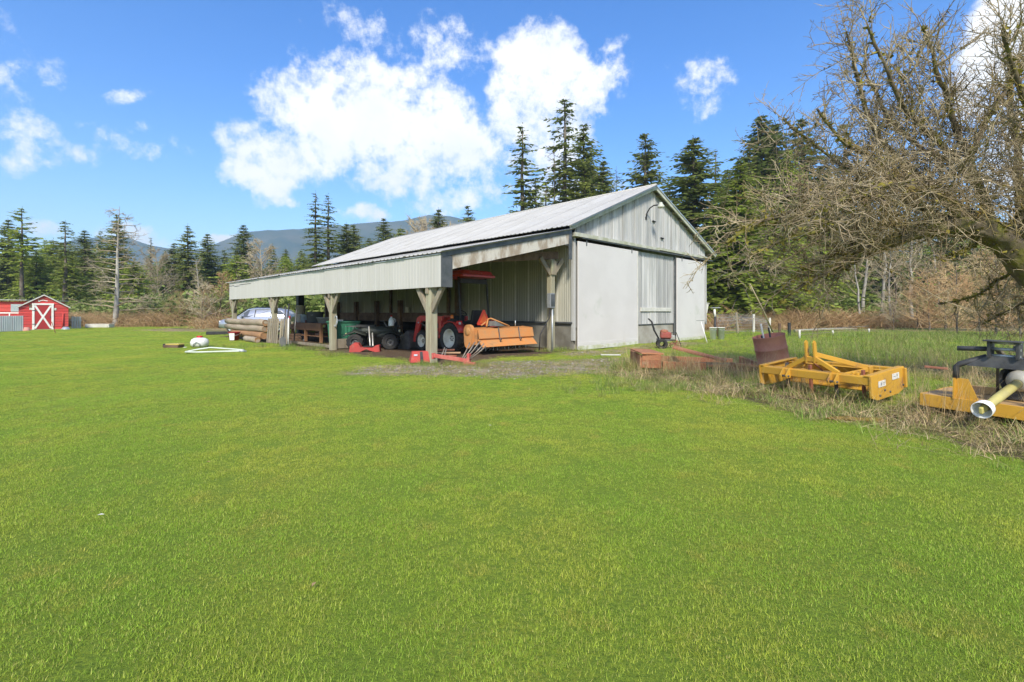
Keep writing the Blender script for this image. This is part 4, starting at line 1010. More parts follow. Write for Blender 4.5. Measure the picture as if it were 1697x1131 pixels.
# local x forwards, y to its left (towards the lawn), z up
wheel(.52,.36,T,(0,.66,.52),16,.29,1); wheel(.52,.36,T,(0,-.82,.52),16,.29,-1)
wheel(.36,.26,T,(1.78,.58,.36),14,.21,1); wheel(.36,.26,T,(1.78,-.66,.36),14,.21,-1)
MB().box((.1,-.05,.62),(.9,.62,.42),bev=.04).box((1.0,-.05,.62),(1.1,.42,.34),bev=.03).tube([(0,.55,.52),(0,-.7,.52)],.11,10).tube([(1.78,.5,.36),(1.78,-.58,.36)],.06,8).build('chassis', steel_m, T)
hood = MB(); rings = []
for x, w_, z0, z1 in ((.72,.30,.78,1.22),(.9,.33,.74,1.24),(1.5,.32,.70,1.20),(2.05,.29,.66,1.10),(2.28,.24,.62,.98),(2.34,.18,.64,.86)):
    rings.append([(x,-w_-.05,z0),(x,-w_-.05,z1-.14),(x,-w_*.75-.05,z1-.02),(x,-.05,z1),(x,w_*.75-.05,z1-.02),(x,w_-.05,z1-.14),(x,w_-.05,z0)])
hood = MB().loft(rings).build('hood', tred, T)
MB().box((1.45,.285,.90),(.9,.012,.16),bev=.004).build('side_grille', black_m, hood)
MB().box((2.345,-.05,.76),(.02,.30,.18),bev=.01).build('front_grille', black_m, hood)
MB().box((.66,-.05,1.05),(.14,.58,.42),(0,-.25,0),bev=.04).build('dashboard', seat_m, T)
st = MB(); 
for k in range(20):
    pass
c0 = Vector((.42,-.05,1.36)); ax = Euler((0,-.55,0)).to_matrix()
ring = [c0+ax@Vector((.19*math.cos(2*math.pi*k/20),.19*math.sin(2*math.pi*k/20),0)) for k in range(21)]
sw = MB().tube(ring,.016,6,cap=False)
for k in (0,7,14): sw.tube([c0, ring[k]],.012,5)
sw.tube([c0,(.62,-.05,1.14)],.022,6).build('steering_wheel', seat_m, T)
for s, yc in ((1,.66),(-1,-.82)):
    prof = [(.54*math.cos(a)*1.06,.54*math.sin(a)*1.06+.52) for a in [R(t) for t in (12,35,60,85,110,135,158)]]
    b = MB(); y0, y1 = yc-.20*1, yc+.16
    if s < 0: y0, y1 = yc-.16, yc+.20
    rr = [[(x,y0,z),(x,y1,z),(x*.97,y1,z-.02),(x*.97,y0,z-.02)] for x, z in prof]
    f_ = b.loft(rr, smooth=True).build('fender', tred, T)
    MB().box((.02,yc-.02*s,1.10),(.34,.22,.06),bev=.02).build('fender_console', seat_m, f_)
    MB().lathe([(0,.10),(.045,.09),(.055,.03),(.055,0),(.06,-.02),(0,-.02)],(-.02,yc+.05*s,1.20),n=10).build('indicator', lens_or, f_)
    MB().box((-.34,yc,1.04),(.06,.22,.12),bev=.02).build('tail_light', lens_rd, f_)
    MB().box((-.375,yc,1.02),(.01,.09,.08),bev=.004).build('reflector', cream_m, f_)
MB().box((-.36,.30,.86),(.02,.10,.10),bev=.004).build('white_reflector', white_m, T)
se = MB().box((-.12,-.08,1.02),(.46,.50,.12),(0,.05,0),bev=.05).build('seat', seat_m, T)
MB().box((-.36,-.08,1.24),(.12,.46,.42),(0,-.2,0),bev=.05).build('backrest', seat_m, se)
MB().box((-.30,-.22,1.22),(.10,.26,.14),bev=.03).build('work_lamp', mat('lamp_glass',(.75,.75,.72),rough=.2), T)
for s in (.55,-.70):
    MB().tube([(-.26,s,.80),(-.26,s,1.35),(-.22,s,1.75),(-.16,s,2.35),(-.14,s*.96,2.56)],.035,8).build('rollbar_post', black_m, T)
MB().box((-.26,-.06,.86),(.10,1.3,.12),bev=.01).build('rollbar_foot', black_m, T)
MB().beam((-.15,.5,2.44),(-.15,-.66,2.44),.10,.16).build('rollbar_crosspiece', black_m, T)
MB().box((-.20,-.70,1.92),(.055,.05,.16),bev=.01).build('post_clamp', galv_m, T)
can = MB(); x0, x1, y0, y1 = -.55, 1.0, .72, -.80; cm = (y0+y1)/2
def cr_(k, z): 
    m_ = (x0+x1)/2; return [(m_+(x-m_)*k, cm+(y-cm)*k, z) for x, y in ((x0,y0-.06),(x0+.06,y0),(x1-.06,y0),(x1,y0-.06),(x1,y1+.06),(x1-.06,y1),(x0+.06,y1),(x0,y1+.06))]
can.loft([cr_(.96,2.56),cr_(1.0,2.56),cr_(1.0,2.625),cr_(.93,2.66),cr_(.86,2.76),cr_(.74,2.80)], smooth=False)
can = can.build('canopy', tred, T)
text('Mahindra', .15, mat('faded_lettering',(.50,.14,.12),rough=.5), can, (x0+.085,cm+.1,2.715), (R(60),0,R(-90)))
# slow vehicle triangle behind the seat
q = [(-.30,.0),(.30,.0),(.33,.05),(.04,.56),(-.04,.56),(-.33,.05)]
sm = MB().prism([(y*.9-.06, z*.9+.96) for y, z in q], -.74, -.725, 'yz').build('slow_vehicle_triangle', mat('sign_red',(.90,.10,.05),rough=.5), T)
q2 = [(-.20,.09),(.20,.09),(0,.43)]
MB().prism([(y*.95-.06, z*.95+.95) for y, z in q2], -.750, -.74, 'yz').build('bright_centre', smv_m, sm)
MB().tube([(-.72,-.06,1.1),(-.45,-.06,.7)],.02,6).tube([(-.2,.25,.55),(-.95,.35,.45)],.03,6).tube([(-.2,-.4,.55),(-.95,-.5,.45)],.03,6).tube([(-.3,-.06,.85),(-1.0,-.06,.95)],.025,6).build('hitch_links', steel_m, T)
# loader
for s in (.47,-.60):
    a_ = MB(); a_.prism([(.78,1.24),(.78,1.10),(2.06,1.06),(2.42,.28),(2.60,.30),(2.32,1.18),(2.12,1.26)], s-.04, s+.04); la = a_.build('loader_arm', tred, T)
    MB().tube([(1.3,s,.72),(2.1,s,.98)],.035,8).build('lift_cylinder', steel_m, la)
    MB().box((.92,s,.84),(.14,.10,.72),bev=.01).build('loader_post', tred, la)
    if s > 0: text('Mahindra', .11, white_m, la, (1.45,s+.045,1.15), (R(90),0,R(180)))
    MB().lathe([(0,.02),(.03,.02),(.03,-.02)],(2.2,s+.05,1.0),axis='y',n=8).build('pivot_pin', galv_m, la)
bk = MB().prism([(2.56,.62),(2.66,.70),(2.74,.66),(2.66,.10),(3.34,.03),(3.36,.0),(2.60,.0),(2.54,.08)], .68, -.82).build('bucket', steel_m, T)
for y in (.69,-.83): MB().prism([(2.56,.02),(3.34,.02),(3.30,.06),(2.76,.68),(2.58,.64)], y-.012, y+.012).build('bucket_side', steel_m, bk)
# tiller hanging on the tractor
tl = thing('rotary_tiller', 'scratched orange rotary tiller hitched behind the red tractor', 'tiller', (-1.50,16.50,0), R(135))
y0, y1 = .70, -1.80
MB().prism([(-1.28,.85),(-1.34,.83),(-1.40,.56),(-1.34,.52),(-1.56,.30),(-1.53,.29),(-1.30,.51),(-1.36,.56),(-1.31,.81)][::-1], y1, y0).build('rear_flap', orange_m, tl)
MB().prism([(-1.3,.85),(-.86,.89),(-.72,.72),(-.74,.68),(-.88,.84),(-1.3,.81)], y1+.02, y0-.02).build('top_cover', orange_m, tl)
cc = [(-1.02+.20*math.cos(R(t)),.80+.20*math.sin(R(t))) for t in range(0,181,20)]+[(-1.02+.17*math.cos(R(t)),.44+.20*math.sin(R(t))) for t in range(180,361,20)]
chain = MB().prism(cc, y0+.05, y0+.17).build('chain_case', orange_m, tl)
MB().lathe([(0,.02),(.11,.02),(.13,0),(.13,-.02)],(-1.02,y0+.18,.78),axis='y',n=14).build('chain_cover', mat('worn_orange',(.50,.25,.09),(.38,.2,.08),scale=6,rough=.7), chain)
MB().prism([(-.8,.9),(-1.3,.86),(-1.3,.36),(-.85,.36)], y0, y0+.04).build('side_plate', orange_m, tl)
MB().prism([(-.8,.9),(-1.3,.86),(-1.3,.36),(-.85,.36)], y1-.04, y1).build('side_plate', orange_m, tl)
for y in (-.15,-1.08):
    ch = MB().box((-1.385,y,.70),(.03,.035,.40),(0,.18,0)).box((-1.44,y,.44),(.03,.03,.26),(0,-.6,0)).build('flap_strut', steel_m, tl)
    MB().tube([(-1.2,y,.92),(-1.22,y+.02,1.1)],.018,6).build('spring_pin', galv_m, tl)
MB().tube([(-1.05,.1,.92),(-.95,-.05,1.16),(-1.02,-.12,1.18),(-1.25,-.75,.92)],.03,6).tube([(-.9,.2,.95),(-.92,-.1,1.12)],.03,6).build('hitch_frame', orange_m, tl)
MB().prism([(-.1,.93),(-.1,1.10),(-.55,.93)], -1.25, -.85, 'yz').build('gearbox_shield', mat('grey_shield',(.20,.21,.21),(.14,.15,.15),scale=3,rough=.6), tl)
MB().tube([(-1.05,y0-.02,.36),(-1.05,y1+.02,.36)],.05,8).build('rotor', steel_m, tl)
for k in range(14):
    y = y0-.12-k*.17
    for sg in (-1,1): MB().tube([(-1.05,y,.36),(-1.05+sg*.12,y,.26-.04*sg),(-1.05+sg*.17,y+.05,.14)],.016,5).build('tine', galv_m if k%3 else steel_m, tl)

# ------------------------------------------------------------------ things round the tractor
def world(u, v, z=0): return from_barn(u, v, z)
faded_red = mat('dusty_faded_red', (.46,.055,.045), (.36,.06,.05), scale=4, rough=.65, c3=(.33,.17,.12), s3=3, t3=.58, bump=.1)
wb = thing('tool_box', 'red box with a black band leaning at the foot of the front lean-to post', 'box', P(696,600), R(20))
MB().add([(-.29,-.18,0),(.29,-.18,0),(.29,.18,0),(-.29,.18,0),(-.22,-.10,.30),(.22,-.10,.30),(.22,.10,.30),(-.22,.10,.30)],[[0,1,5,4],[1,2,6,5],[2,3,7,6],[3,0,4,7],[4,5,6,7],[3,2,1,0]]).build('body', faded_red, wb)
MB().add([(-.02,-.185,.01),(.07,-.185,.01),(.055,-.109,.29),(-.02,-.109,.29)],[[0,1,2,3]]).build('band', black_m, wb)
MB().box((-.14,-.135,.2),(.10,.02,.05),(-.26,0,0)).build('latch', galv_m, wb)
rb = thing('mower_hood', 'red plastic mower hood lying upturned against the lean-to kick plank', 'mower part', P(606,584), R(6))
pr = [(-.52,0),(-.50,.22),(-.36,.34),(-.22,.32),(-.14,.18),(.26,.16),(.36,.24),(.48,.25),(.50,.02),(.40,0),(.22,.05),(.05,.12),(-.10,.05),(-.18,0)]
MB().prism(pr, -.16, .16).build('shell', faded_red, rb)
for s in (-.165,.165): MB().prism([(x*.96, z*.9+.01) for x, z in pr], s-.01, s+.01).build('side_skin', faded_red, rb)
MB().box((.13,0,.20),(.40,.24,.03)).build('tray', seat_m, rb)
for i, (px, py, lab) in enumerate(((612,582,'left of two bare metal posts leaning over the red mower hood'),(614,583,'right of two bare metal posts leaning over the red mower hood'))):
    b0 = P(px, py)+Vector((.12+.05*i,-.25,0)); o = thing('metal_post', lab, 'post', b0, R(5))
    MB().tube([(0,0,0),(-.16+.03*i,.5,.86-.22*i)],.026,8).build('pipe', mat('bare_steel_%d'%i,(.62,.60,.55),(.5,.47,.4),scale=4,rough=.4,metal=.4), o)
    MB().box((0,0,.015),(.10,.10,.03)).build('foot_plate', galv_m, o)
# planks and rods behind the post
for k, (lab, dx, dz) in enumerate((('rusty bar lying lowest of the scrap behind the front post',0,.05),('rusty bar lying across the middle of the scrap behind the front post',.15,.13),('rusty bar on top of the scrap behind the front post',.0,.21))):
    p = P(728,594)+Vector((dx,.3+.1*k,dz)); o = thing('scrap_bar', lab, 'bar', p, R(-6+7*k), group='scrap bars behind the post')
    MB().box((0,0,0),(1.0-.1*k,.06,.05)).box((-.4,.06,.0),(.05,.2,.04)).build('bar', [rust_m,mat('tan_plank',(.42,.27,.16),rough=.8),rust_m][k], o)
# red tined implement lying in front of the tiller
im = thing('tine_harrow', 'faded red tine bar with grey tines lying in front of the orange tiller', 'harrow', P(752,604), R(-22))
harrow_m = mat('dull_tine_steel', (.30,.27,.23), (.20,.15,.11), scale=6, rough=.6, metal=.3)
ir = mat('faded_red_steel', (.45,.08,.07), (.50,.16,.12), scale=5, rough=.7)
MB().box((-.1,0,.16),(1.05,.09,.10),(0,.10,0)).box((-.62,0,.20),(.05,.14,.16)).box((.44,.02,.14),(.07,.12,.32)).box((.52,-.10,.05),(.34,.08,.07)).build('frame', ir, im)
for k, (x, dx, dy, h_) in enumerate(((.30,.16,.35,.42),(.36,.28,.3,.46),(.44,.36,.2,.40),(.48,.42,.1,.34),(.25,.05,.35,.40),(-.3,-.1,.3,.22),(-.4,-.05,.3,.25))): MB().tube([(x,0,.16),(x+dx*.5,dy*.5,.16+h_*.45),(x+dx,dy,.16+h_)],.017,6).build('tine', harrow_m, im)

# ------------------------------------------------------------------ under the middle of the lean-to
gb = thing('storage_tote', 'green ribbed plastic storage bin beside the second lean-to post', 'bin', P(578,582)+Vector((-.75,1.6,0)), R(20))
gm = mat('green_plastic', (.035,.17,.10), (.03,.13,.08), scale=2, rough=.5)
b = MB(); b.loft([[(-.5,-.34,0),(.5,-.34,0),(.5,.34,0),(-.5,.34,0)],[(-.58,-.40,.98),(.58,-.40,.98),(.58,.40,.98),(-.58,.40,.98)]], smooth=False); tb = b.build('body', gm, gb)
for k in range(9): MB().beam((-.46+k*.115,-.35,.05),(-.52+k*.13,-.415,.92),.035,.03).build('rib', gm, tb)
MB().box((0,0,1.01),(1.24,.90,.06),bev=.02).build('lid', gm, gb)
MB().box((0,-.385,.55),(.9,.03,.04)).build('handle_bar', gm, gb)
bd = thing('leaning_board', 'narrow white board leaning between second post and green bin', 'board', P(562,580)+Vector((-.28,.8,0)), R(10))
MB().box((0,.05,.55),(.26,.03,1.1),(-.1,0,0)).build('plank', cream_m, bd)
# quad bike in the shade
qb = thing('quad_bike', 'dark quad bike parked in shade between green bin and tractor bucket', 'quad bike', (-5.15,18.05,0), R(8))
for x, y in ((.62,-.42),(.62,.42),(-.62,-.42),(-.62,.42)): wheel(.30,.24,qb,(x,y,.30),12,.14,-1 if y < 0 else 1,rim=steel_m)
dk = mat('dark_green_plastic', (.03,.036,.028), (.05,.055,.045), scale=4, rough=.5)
MB().loft([[(-.75,-.2,.62),(-.75,.2,.62),(-.75,.2,.74),(-.75,-.2,.74)],[(-.2,-.19,.58),(-.2,.19,.58),(-.2,.17,.82),(-.2,-.17,.82)],[(.2,-.2,.55),(.2,.2,.55),(.2,.14,.86),(.2,-.14,.86)],[(.85,-.26,.55),(.85,.26,.55),(.85,.2,.76),(.85,-.2,.76)]]).build('body', dk, qb)
for sg in (-1,1):
    for x in (-.62,.62): MB().loft([[(x-.40,sg*.2,.60),(x-.40,sg*.56,.52),(x-.40,sg*.56,.50),(x-.40,sg*.2,.56)],[(x,sg*.2,.74),(x,sg*.58,.68),(x,sg*.58,.66),(x,sg*.2,.70)],[(x+.40,sg*.2,.62),(x+.40,sg*.56,.54),(x+.40,sg*.56,.52),(x+.40,sg*.2,.58)]]).build('mudguard', dk, qb)
MB().box((-.3,0,.86),(.70,.28,.12),bev=.05).build('seat', seat_m, qb)
MB().tube([(.30,-.36,1.06),(.36,-.15,1.02),(.36,.15,1.02),(.30,.36,1.06)],.018,6).tube([(.5,0,.75),(.36,0,1.03)],.025,6).build('handlebar', steel_m, qb)
for x in (-.72,.72):
    rk = MB()
    for y in (-.32,-.1,.1,.32): rk.tube([(x-.24,y,.86),(x+.24,y,.86)],.011,5)
    for xx in (-.24,.24): rk.tube([(x+xx,-.36,.86),(x+xx,.36,.86)],.013,5)
    rk.tube([(x,-.2,.72),(x,-.2,.86)],.012,5).tube([(x,.2,.72),(x,.2,.86)],.012,5).build('rack', steel_m, qb)
MB().box((.93,-.0,.68),(.05,.34,.10),bev=.02).build('headlight', mat('dull_lens',(.55,.56,.42),rough=.3), qb)
MB().box((-.95,-.3,.58),(.03,.14,.09),bev=.01).build('tail_light', mat('tail_lens',(.65,.62,.30),rough=.3), qb)
jg = thing('jug', 'white plastic jug standing on the rack of the dark quad bike', 'jug', (-4.45,17.8,.88), R(20))
wm = mat('milky_plastic', (.68,.72,.72), rough=.4)
MB().loft([[(-.09*k,-.07*k,z),(.09*k,-.07*k,z),(.09*k,.07*k,z),(-.09*k,.07*k,z)] for k, z in ((1,0),(1.05,.02),(1.05,.2),(.6,.28),(.32,.31),(.32,.35))]).build('body', wm, jg); MB().lathe([(0,.38),(.035,.38),(.035,.34)],n=10).build('cap', lens_rd, jg)
MB().tube([(.09,0,.10),(.14,0,.14),(.13,0,.24),(.06,0,.28)],.014,6).build('handle', wm, jg)
cn = thing('paint_can', 'pale tin can standing on the dark rail above the quad bike', 'can', world(-.20,10.6,1.36), 0); MB().lathe([(0,0),(.13,0),(.13,.02),(.125,.03),(.125,.27),(.135,.28),(.13,.29),(.11,.27),(0,.27)],n=14).build('shell', cream_m, cn); MB().tube([(-.13,0,.24),(-.1,0,.33),(0,0,.37),(.1,0,.33),(.13,0,.24)],.006,5).build('bail', galv_m, cn)
cn2 = thing('paint_can', 'reddish tin can lower down behind the quad bike', 'can', world(-.30,13.6,.31+.0), 0); MB().lathe([(0,0),(.16,0),(.16,.3),(.14,.31),(0,.31)],n=14).build('shell', rust_m, cn2); MB().tube([(-.16,0,.26),(0,0,.42),(.16,0,.26)],.006,5).build('bail', galv_m, cn2)
# workbench with tubs
bn = thing('workbench', 'rough brown wooden bench loaded with tubs under the lean-to', 'bench', world(-4.35,12.0), R(45))
MB().box((0,.3,.84),(.85,3.6,.07)).build('top', mat('orange_brown_wood',(.30,.16,.08),(.22,.12,.065),scale=2,rough=.85), bn)
owd = bpy.data.materials['orange_brown_wood']
MB().box((-.40,.3,.68),(.05,3.5,.28)).build('apron', owd, bn)
for x in (-.36,.36):
    for y in (-1.4,.3,1.9): MB().box((x,y,.40),(.12,.12,.80)).build('leg', owd, bn)
MB().box((0,.3,.28),(.7,3.3,.05)).build('shelf', owd, bn)
def tub(lab, loc, r0, r1, h_, m_, nm='bucket'):
    o = thing(nm, lab, 'bucket' if nm == 'bucket' else nm, loc); MB().lathe([(0,.0),(r0,0),(r1,h_),(r1+.015,h_),(r1+.015,h_-.03),(r1-.01,h_-.03),(r1-.015,h_),(r0-.02,.03),(0,.03)],n=18).build('shell', m_, o)
    MB().tube([(-r1,0,h_-.04),(-r1*.7,-.12,h_-.12),(0,-r1-.03,h_-.16),(r1*.7,-.12,h_-.12),(r1,0,h_-.04)],.008,5).build('bail', galv_m, o); return o
gy_m = mat('grey_plastic', (.34,.36,.36), (.28,.30,.31), scale=2, rough=.5); bl_m = mat('pale_blue_plastic', (.42,.55,.66), rough=.5)
tub('white bucket lowest at the left end of the wooden bench', world(-4.45,13.6,.88), .19,.23,.42, white_m)
tub('pale grey bucket set on top of the white bucket on the bench', world(-4.45,13.6,1.31), .20,.24,.40, mat('dirty_white_plastic',(.55,.53,.46),rough=.5))
tub('pale blue bucket beside the stacked buckets on the bench', world(-4.5,12.95,.88), .17,.21,.38, bl_m)
tub('large dark grey tub in the middle of the bench', world(-4.35,12.1,.88), .33,.40,.52, mat('slate_plastic',(.13,.145,.16),rough=.5),'tub')
tub('shallow grey pan at the right end of the bench', world(-4.3,11.0,.88), .34,.42,.26, gy_m,'pan')
for i, (y, z, s) in enumerate(((11.3,.31,.5),(12.5,.31,.44),(13.2,.0,.5))):
    o = thing('crate', ['dark slatted crate on the bench shelf at right','dark slatted crate on the bench shelf in the middle','dark slatted crate on the ground under the bench'][i], 'crate', world(-4.35+.02*i if i<2 else -4.9,y,z), R(45))
    for zz in (.06,.18,.30):
        for sx in (-1,1): MB().box((sx*.24,0,zz),(.02,s,.09)).build('slat', dwood_m, o); MB().box((0,sx*s/2,zz),(.46,.02,.09)).build('slat', dwood_m, o)
    MB().box((0,0,.02),(.46,s-.04,.02)).build('bottom', dwood_m, o)
# log wall between the last two posts
lgm = mat('peeled_log', (.40,.33,.24), (.30,.235,.165), scale=2, rough=.9, stretch=(.5,.5,2.5), bump=.5, c3=(.20,.14,.09), s3=1.5, t3=.58, var=.12)
lgo = mat('orange_log', (.34,.19,.09), (.26,.15,.08), scale=2, rough=.9, stretch=(.5,.5,2.5), bump=.5, c3=(.20,.14,.09), s3=1.5, t3=.58)
def log(lab, u, v0, v1, z, r, m_, nm='log'):
    o = thing(nm, lab, 'log', world(u,(v0+v1)/2,z), R(45)); g = np.random.default_rng(int(z*1000)); k = 9
    L = v1-v0; pts = [(g.normal(0,.012), -L/2+L*t/(k-1), g.normal(0,.012)) for t in range(k)]; MB().tube(pts,[r*(1+g.normal(0,.05)) for _ in range(k)],12).build('bark', m_, o)
    for sg in (-1,1): MB().lathe([(0,.006),(r*.6,.004),(r*.93,-.004)],(pts[0 if sg<0 else -1][0],sg*(L/2+.004),pts[0 if sg<0 else -1][2]),axis='y',n=12,smooth=False).build('sawn_end', cream_m if sg>0 else lgo, o)
log('topmost grey peeled log of the low log wall', -6.35,12.75,18.75,.90,.15,lgm); log('middle grey peeled log of the low log wall', -6.36,12.8,18.7,.61,.15,lgm)
log('lowest orange brown log of the low log wall', -6.38,12.85,17.6,.31,.17,lgo); log('pale short log lying on the grass before the low log wall', -6.7,12.7,14.4,.12,.13,lgm)
# slatted gates leaning next to it
for i, (v0, lab) in enumerate(((11.05,'left weathered pallet standing on edge beside the log wall'),(9.75,'right weathered pallet standing on edge nearer the bench'))):
    o = thing('pallet', lab, 'pallet', world(-6.42,v0,0), R(45), rot=(0,R(4),R(45)))
    n_ = 6 if i == 0 else 5
    for k in range(n_): MB().box((0,.1+k*.235,.56),(.025,.15+.02*((k*7)%3-1),1.08)).build('slat', mat('pallet_slat',(.33,.27,.19),(.25,.21,.155),scale=3,rough=.9,stretch=(1,1,.3),var=.2,bump=.3) if (i==0 and k==0) else bpy.data.materials['pallet_slat'], o)
    for z in (.12,.95): MB().box((.06,.1+(n_-1)*.1175,z),(.09,n_*.235,.10)).build('crosspiece', wood_m, o)
def hand_tool(nm, lab, px, py, lean, hL, hm, head):
    p = P(px,py); o = thing(nm, lab, 'tool', p, 0)
    MB().tube([(0,0,.02),(lean*hL,.28,hL)],.028,7).build('handle', hm, o)
    if head == 'spade': MB().prism([(-.13,.0),(.13,.0),(.12,.34),(.0,.42),(-.12,.34)],-.03,-.01).build('blade', steel_m, o)
    if head == 'rake':
        MB().box((0,-.02,.04),(.42,.03,.04)).build('rake_head', steel_m, o)
        for k in range(8): MB().box((-.19+k*.054,-.05,.01),(.012,.07,.012)).build('tooth', steel_m, o)
    if head == 'bar': MB().box((0,0,.05),(.16,.06,.10)).build('shoe', steel_m, o)
hand_tool('spade','dark bladed spade leaning at the pallets by the lean-to',469,575,-.02,1.55,steel_m,'spade')
hand_tool('long_pole','white lower half pole leaning against the pallets',477.5,574.5,-.10,1.15,white_m,'bar')
hand_tool('garden_rake','dark handled rake leaning upright against the pallets',487,571,-.01,1.5,steel_m,'rake')
hand_tool('garden_fork','tall black handled fork standing before the left pallet',472,572,.03,1.75,black_m,'rake')
hand_tool('iron_bar','thin iron bar leaning near the wrapped post',505,566,-.06,1.0,rust_m,'bar')
rk = thing('red_bucket','red and white bucket on the grass by the log wall','bucket',P(388,564.5),R(20)); MB().lathe([(0,.0),(.20,0),(.26,.42),(.28,.42),(.28,.38),(.25,.38),(.18,.03),(0,.03)],n=18).build('shell', mat('dark_red_plastic',(.28,.025,.025),rough=.5), rk)
MB().prism([(-.14,.03),(.05,.03),(.06,.36),(-.17,.36)],-.275,-.235).build('white_label', white_m, rk); MB().tube([(-.26,0,.38),(-.2,-.14,.28),(0,-.3,.22),(.2,-.14,.28),(.26,0,.38)],.01,5).build('bail', galv_m, rk)
hk = thing('coiled_hose','grey coil of hose hanging on the second lean-to post','hose',world(-5.98,6.49,1.05),R(45))
MB().tube([(.03+.03*math.sin(t*.9),.07*math.cos(t)+.02*math.sin(t*2.3),.20*math.sin(t)) for t in np.linspace(0,18,60)],.011,5).build('coil', galv_m, hk)

# ------------------------------------------------------------------ car behind the lean-to
car_m = mat('silver_car_paint', (.42,.44,.50), rough=.28, metal=.55, coat=.6); glass_m = mat('tinted_car_glass', (.07,.08,.095), rough=.06, spec=.8)
car = thing('parked_car', 'silver sport utility car parked beyond the log wall of the lean-to', 'car', (-17.35,33.2,0), R(186))
# local x forwards; body outline by stations (x, half width, sill, belt, roof half width, roof)
st_ = [(-2.30,.70,.50,.95,.60,1.05),(-2.22,.84,.34,1.00,.66,1.28),(-1.85,.90,.30,1.02,.66,1.56),(-1.0,.92,.28,1.00,.68,1.66),(0,.92,.28,.98,.68,1.67),(.55,.92,.28,.97,.64,1.58),(1.25,.90,.28,.96,.74,1.02),(1.95,.86,.30,.90,.66,.93),(2.30,.74,.36,.78,.55,.82),(2.38,.60,.42,.66,.50,.70)]
rings = [[(x,-hw,z0),(x,-hw-.01,(z0+zb)/2),(x,-hw+.02,zb),(x,-rw-.04,zr-.07),(x,-rw+.14,zr),(x,rw-.14,zr),(x,rw+.04,zr-.07),(x,hw-.02,zb),(x,hw+.01,(z0+zb)/2),(x,hw,z0)] for x,hw,z0,zb,rw,zr in st_]
MB().loft(rings).build('body', car_m, car)
for s in (1,-1):
    w_ = [(-1.98,1.10),(-1.70,1.42),(-1.2,1.54),(-.2,1.55),(.42,1.50),(1.02,1.06),(.6,1.02),(-1.0,1.04)]
    def side(x, z): 
        hw = np.interp(x,[a[0] for a in st_],[a[1] for a in st_])-.02; rw = np.interp(x,[a[0] for a in st_],[a[4] for a in st_])+.04; zb = np.interp(x,[a[0] for a in st_],[a[3] for a in st_]); zr = np.interp(x,[a[0] for a in st_],[a[5] for a in st_])-.07
        t = (z-zb)/(zr-zb); return hw+(rw-hw)*t
    g_ = MB().loft([[(x, s*(side(x,z)+.012), z) for x, z in w_],[(x, s*(side(x,z)-.02), z) for x, z in w_]], smooth=False).build('side_window', glass_m, car)
    for x in (-1.05,-.02): MB().beam((x,s*(side(x,1.05)+.016),1.05),(x-.03,s*(side(x,1.53)+.016),1.53),.02,.07).build('pillar', black_m, g_)
    MB().tube([(x, s*(side(x,z)+.02), z+.03) for x, z in w_[:6]],.018,6).build('window_trim', mat('bright_trim',(.75,.75,.76),rough=.2,metal=.6) if s>0 else bpy.data.materials['bright_trim'], g_)
    for x in (-1.42,1.42): 
        wh = wheel(.36,.22,car,(x,s*.82,.36),18,.24,s,rim=galv_m,dish=.6)
    for x in (-.5,.55): MB().box((x-.3,s*.925,.86),(.20,.03,.03)).build('door_handle', galv_m, car)
    MB().tube([(-1.7,s*.60,1.63),(-1.5,s*.60,1.70),(.2,s*.60,1.72),(.4,s*.60,1.64)],.02,6).build('roof_rail', black_m, car)
    mi = MB().box((.78,s*1.0,1.08),(.16,.22,.14),bev=.04).build('mirror', car_m, car)
    MB().box((2.20,s*.62,.76),(.26,.26,.12),(0,.2,s*.3),bev=.04).build('headlight', mat('headlamp_glass',(.7,.72,.75),rough=.1) if s>0 else bpy.data.materials['headlamp_glass'], car)
    MB().box((-2.22,s*.70,1.0),(.10,.22,.20),bev=.03).build('tail_light', lens_rd, car)
MB().add([(.62,-.60,1.52),(.62,.60,1.52),(1.24,.72,1.05),(1.24,-.72,1.05)],[[0,1,2,3]]).build('windscreen', glass_m, car).location = (.03,0,.03)
MB().box((2.375,0,.60),(.03,1.0,.16),bev=.01).build('grille', black_m, car)
MB().box((2.34,0,.40),(.12,1.3,.14),bev=.03).build('bumper_skirt', black_m, car)
bp_ = thing('dark_timber', 'dark timber beam lying on the ground in front of the car', 'beam', P(362,555), R(14)); MB().box((0,0,.1),(1.3,.2,.2),bev=.02).build('beam', black_m, bp_); MB().box((1.2,.3,.05),(1.6,.16,.1),bev=.02).build('board', wood_m, bp_)
fb = thing('fallen_branch', 'dark fallen branch arching in the brush beside the car', 'branch', P(345,545)+Vector((-1,3,0)), 0)
MB().tube([(-1.2,0,.9),(-.6,0,1.25),(.2,.1,1.15),(1.0,0,1.2),(1.6,0,.9)],[.05,.05,.04,.03,.02],6).tube([(-.6,0,1.25),(-1.3,.1,1.5)],[.03,.01],5).tube([(.2,.1,1.15),(.7,0,.7)],[.03,.02],5).tube([(-1.2,0,.9),(-1.5,0,.0)],[.05,.05],6).build('limb', bark_m, fb)
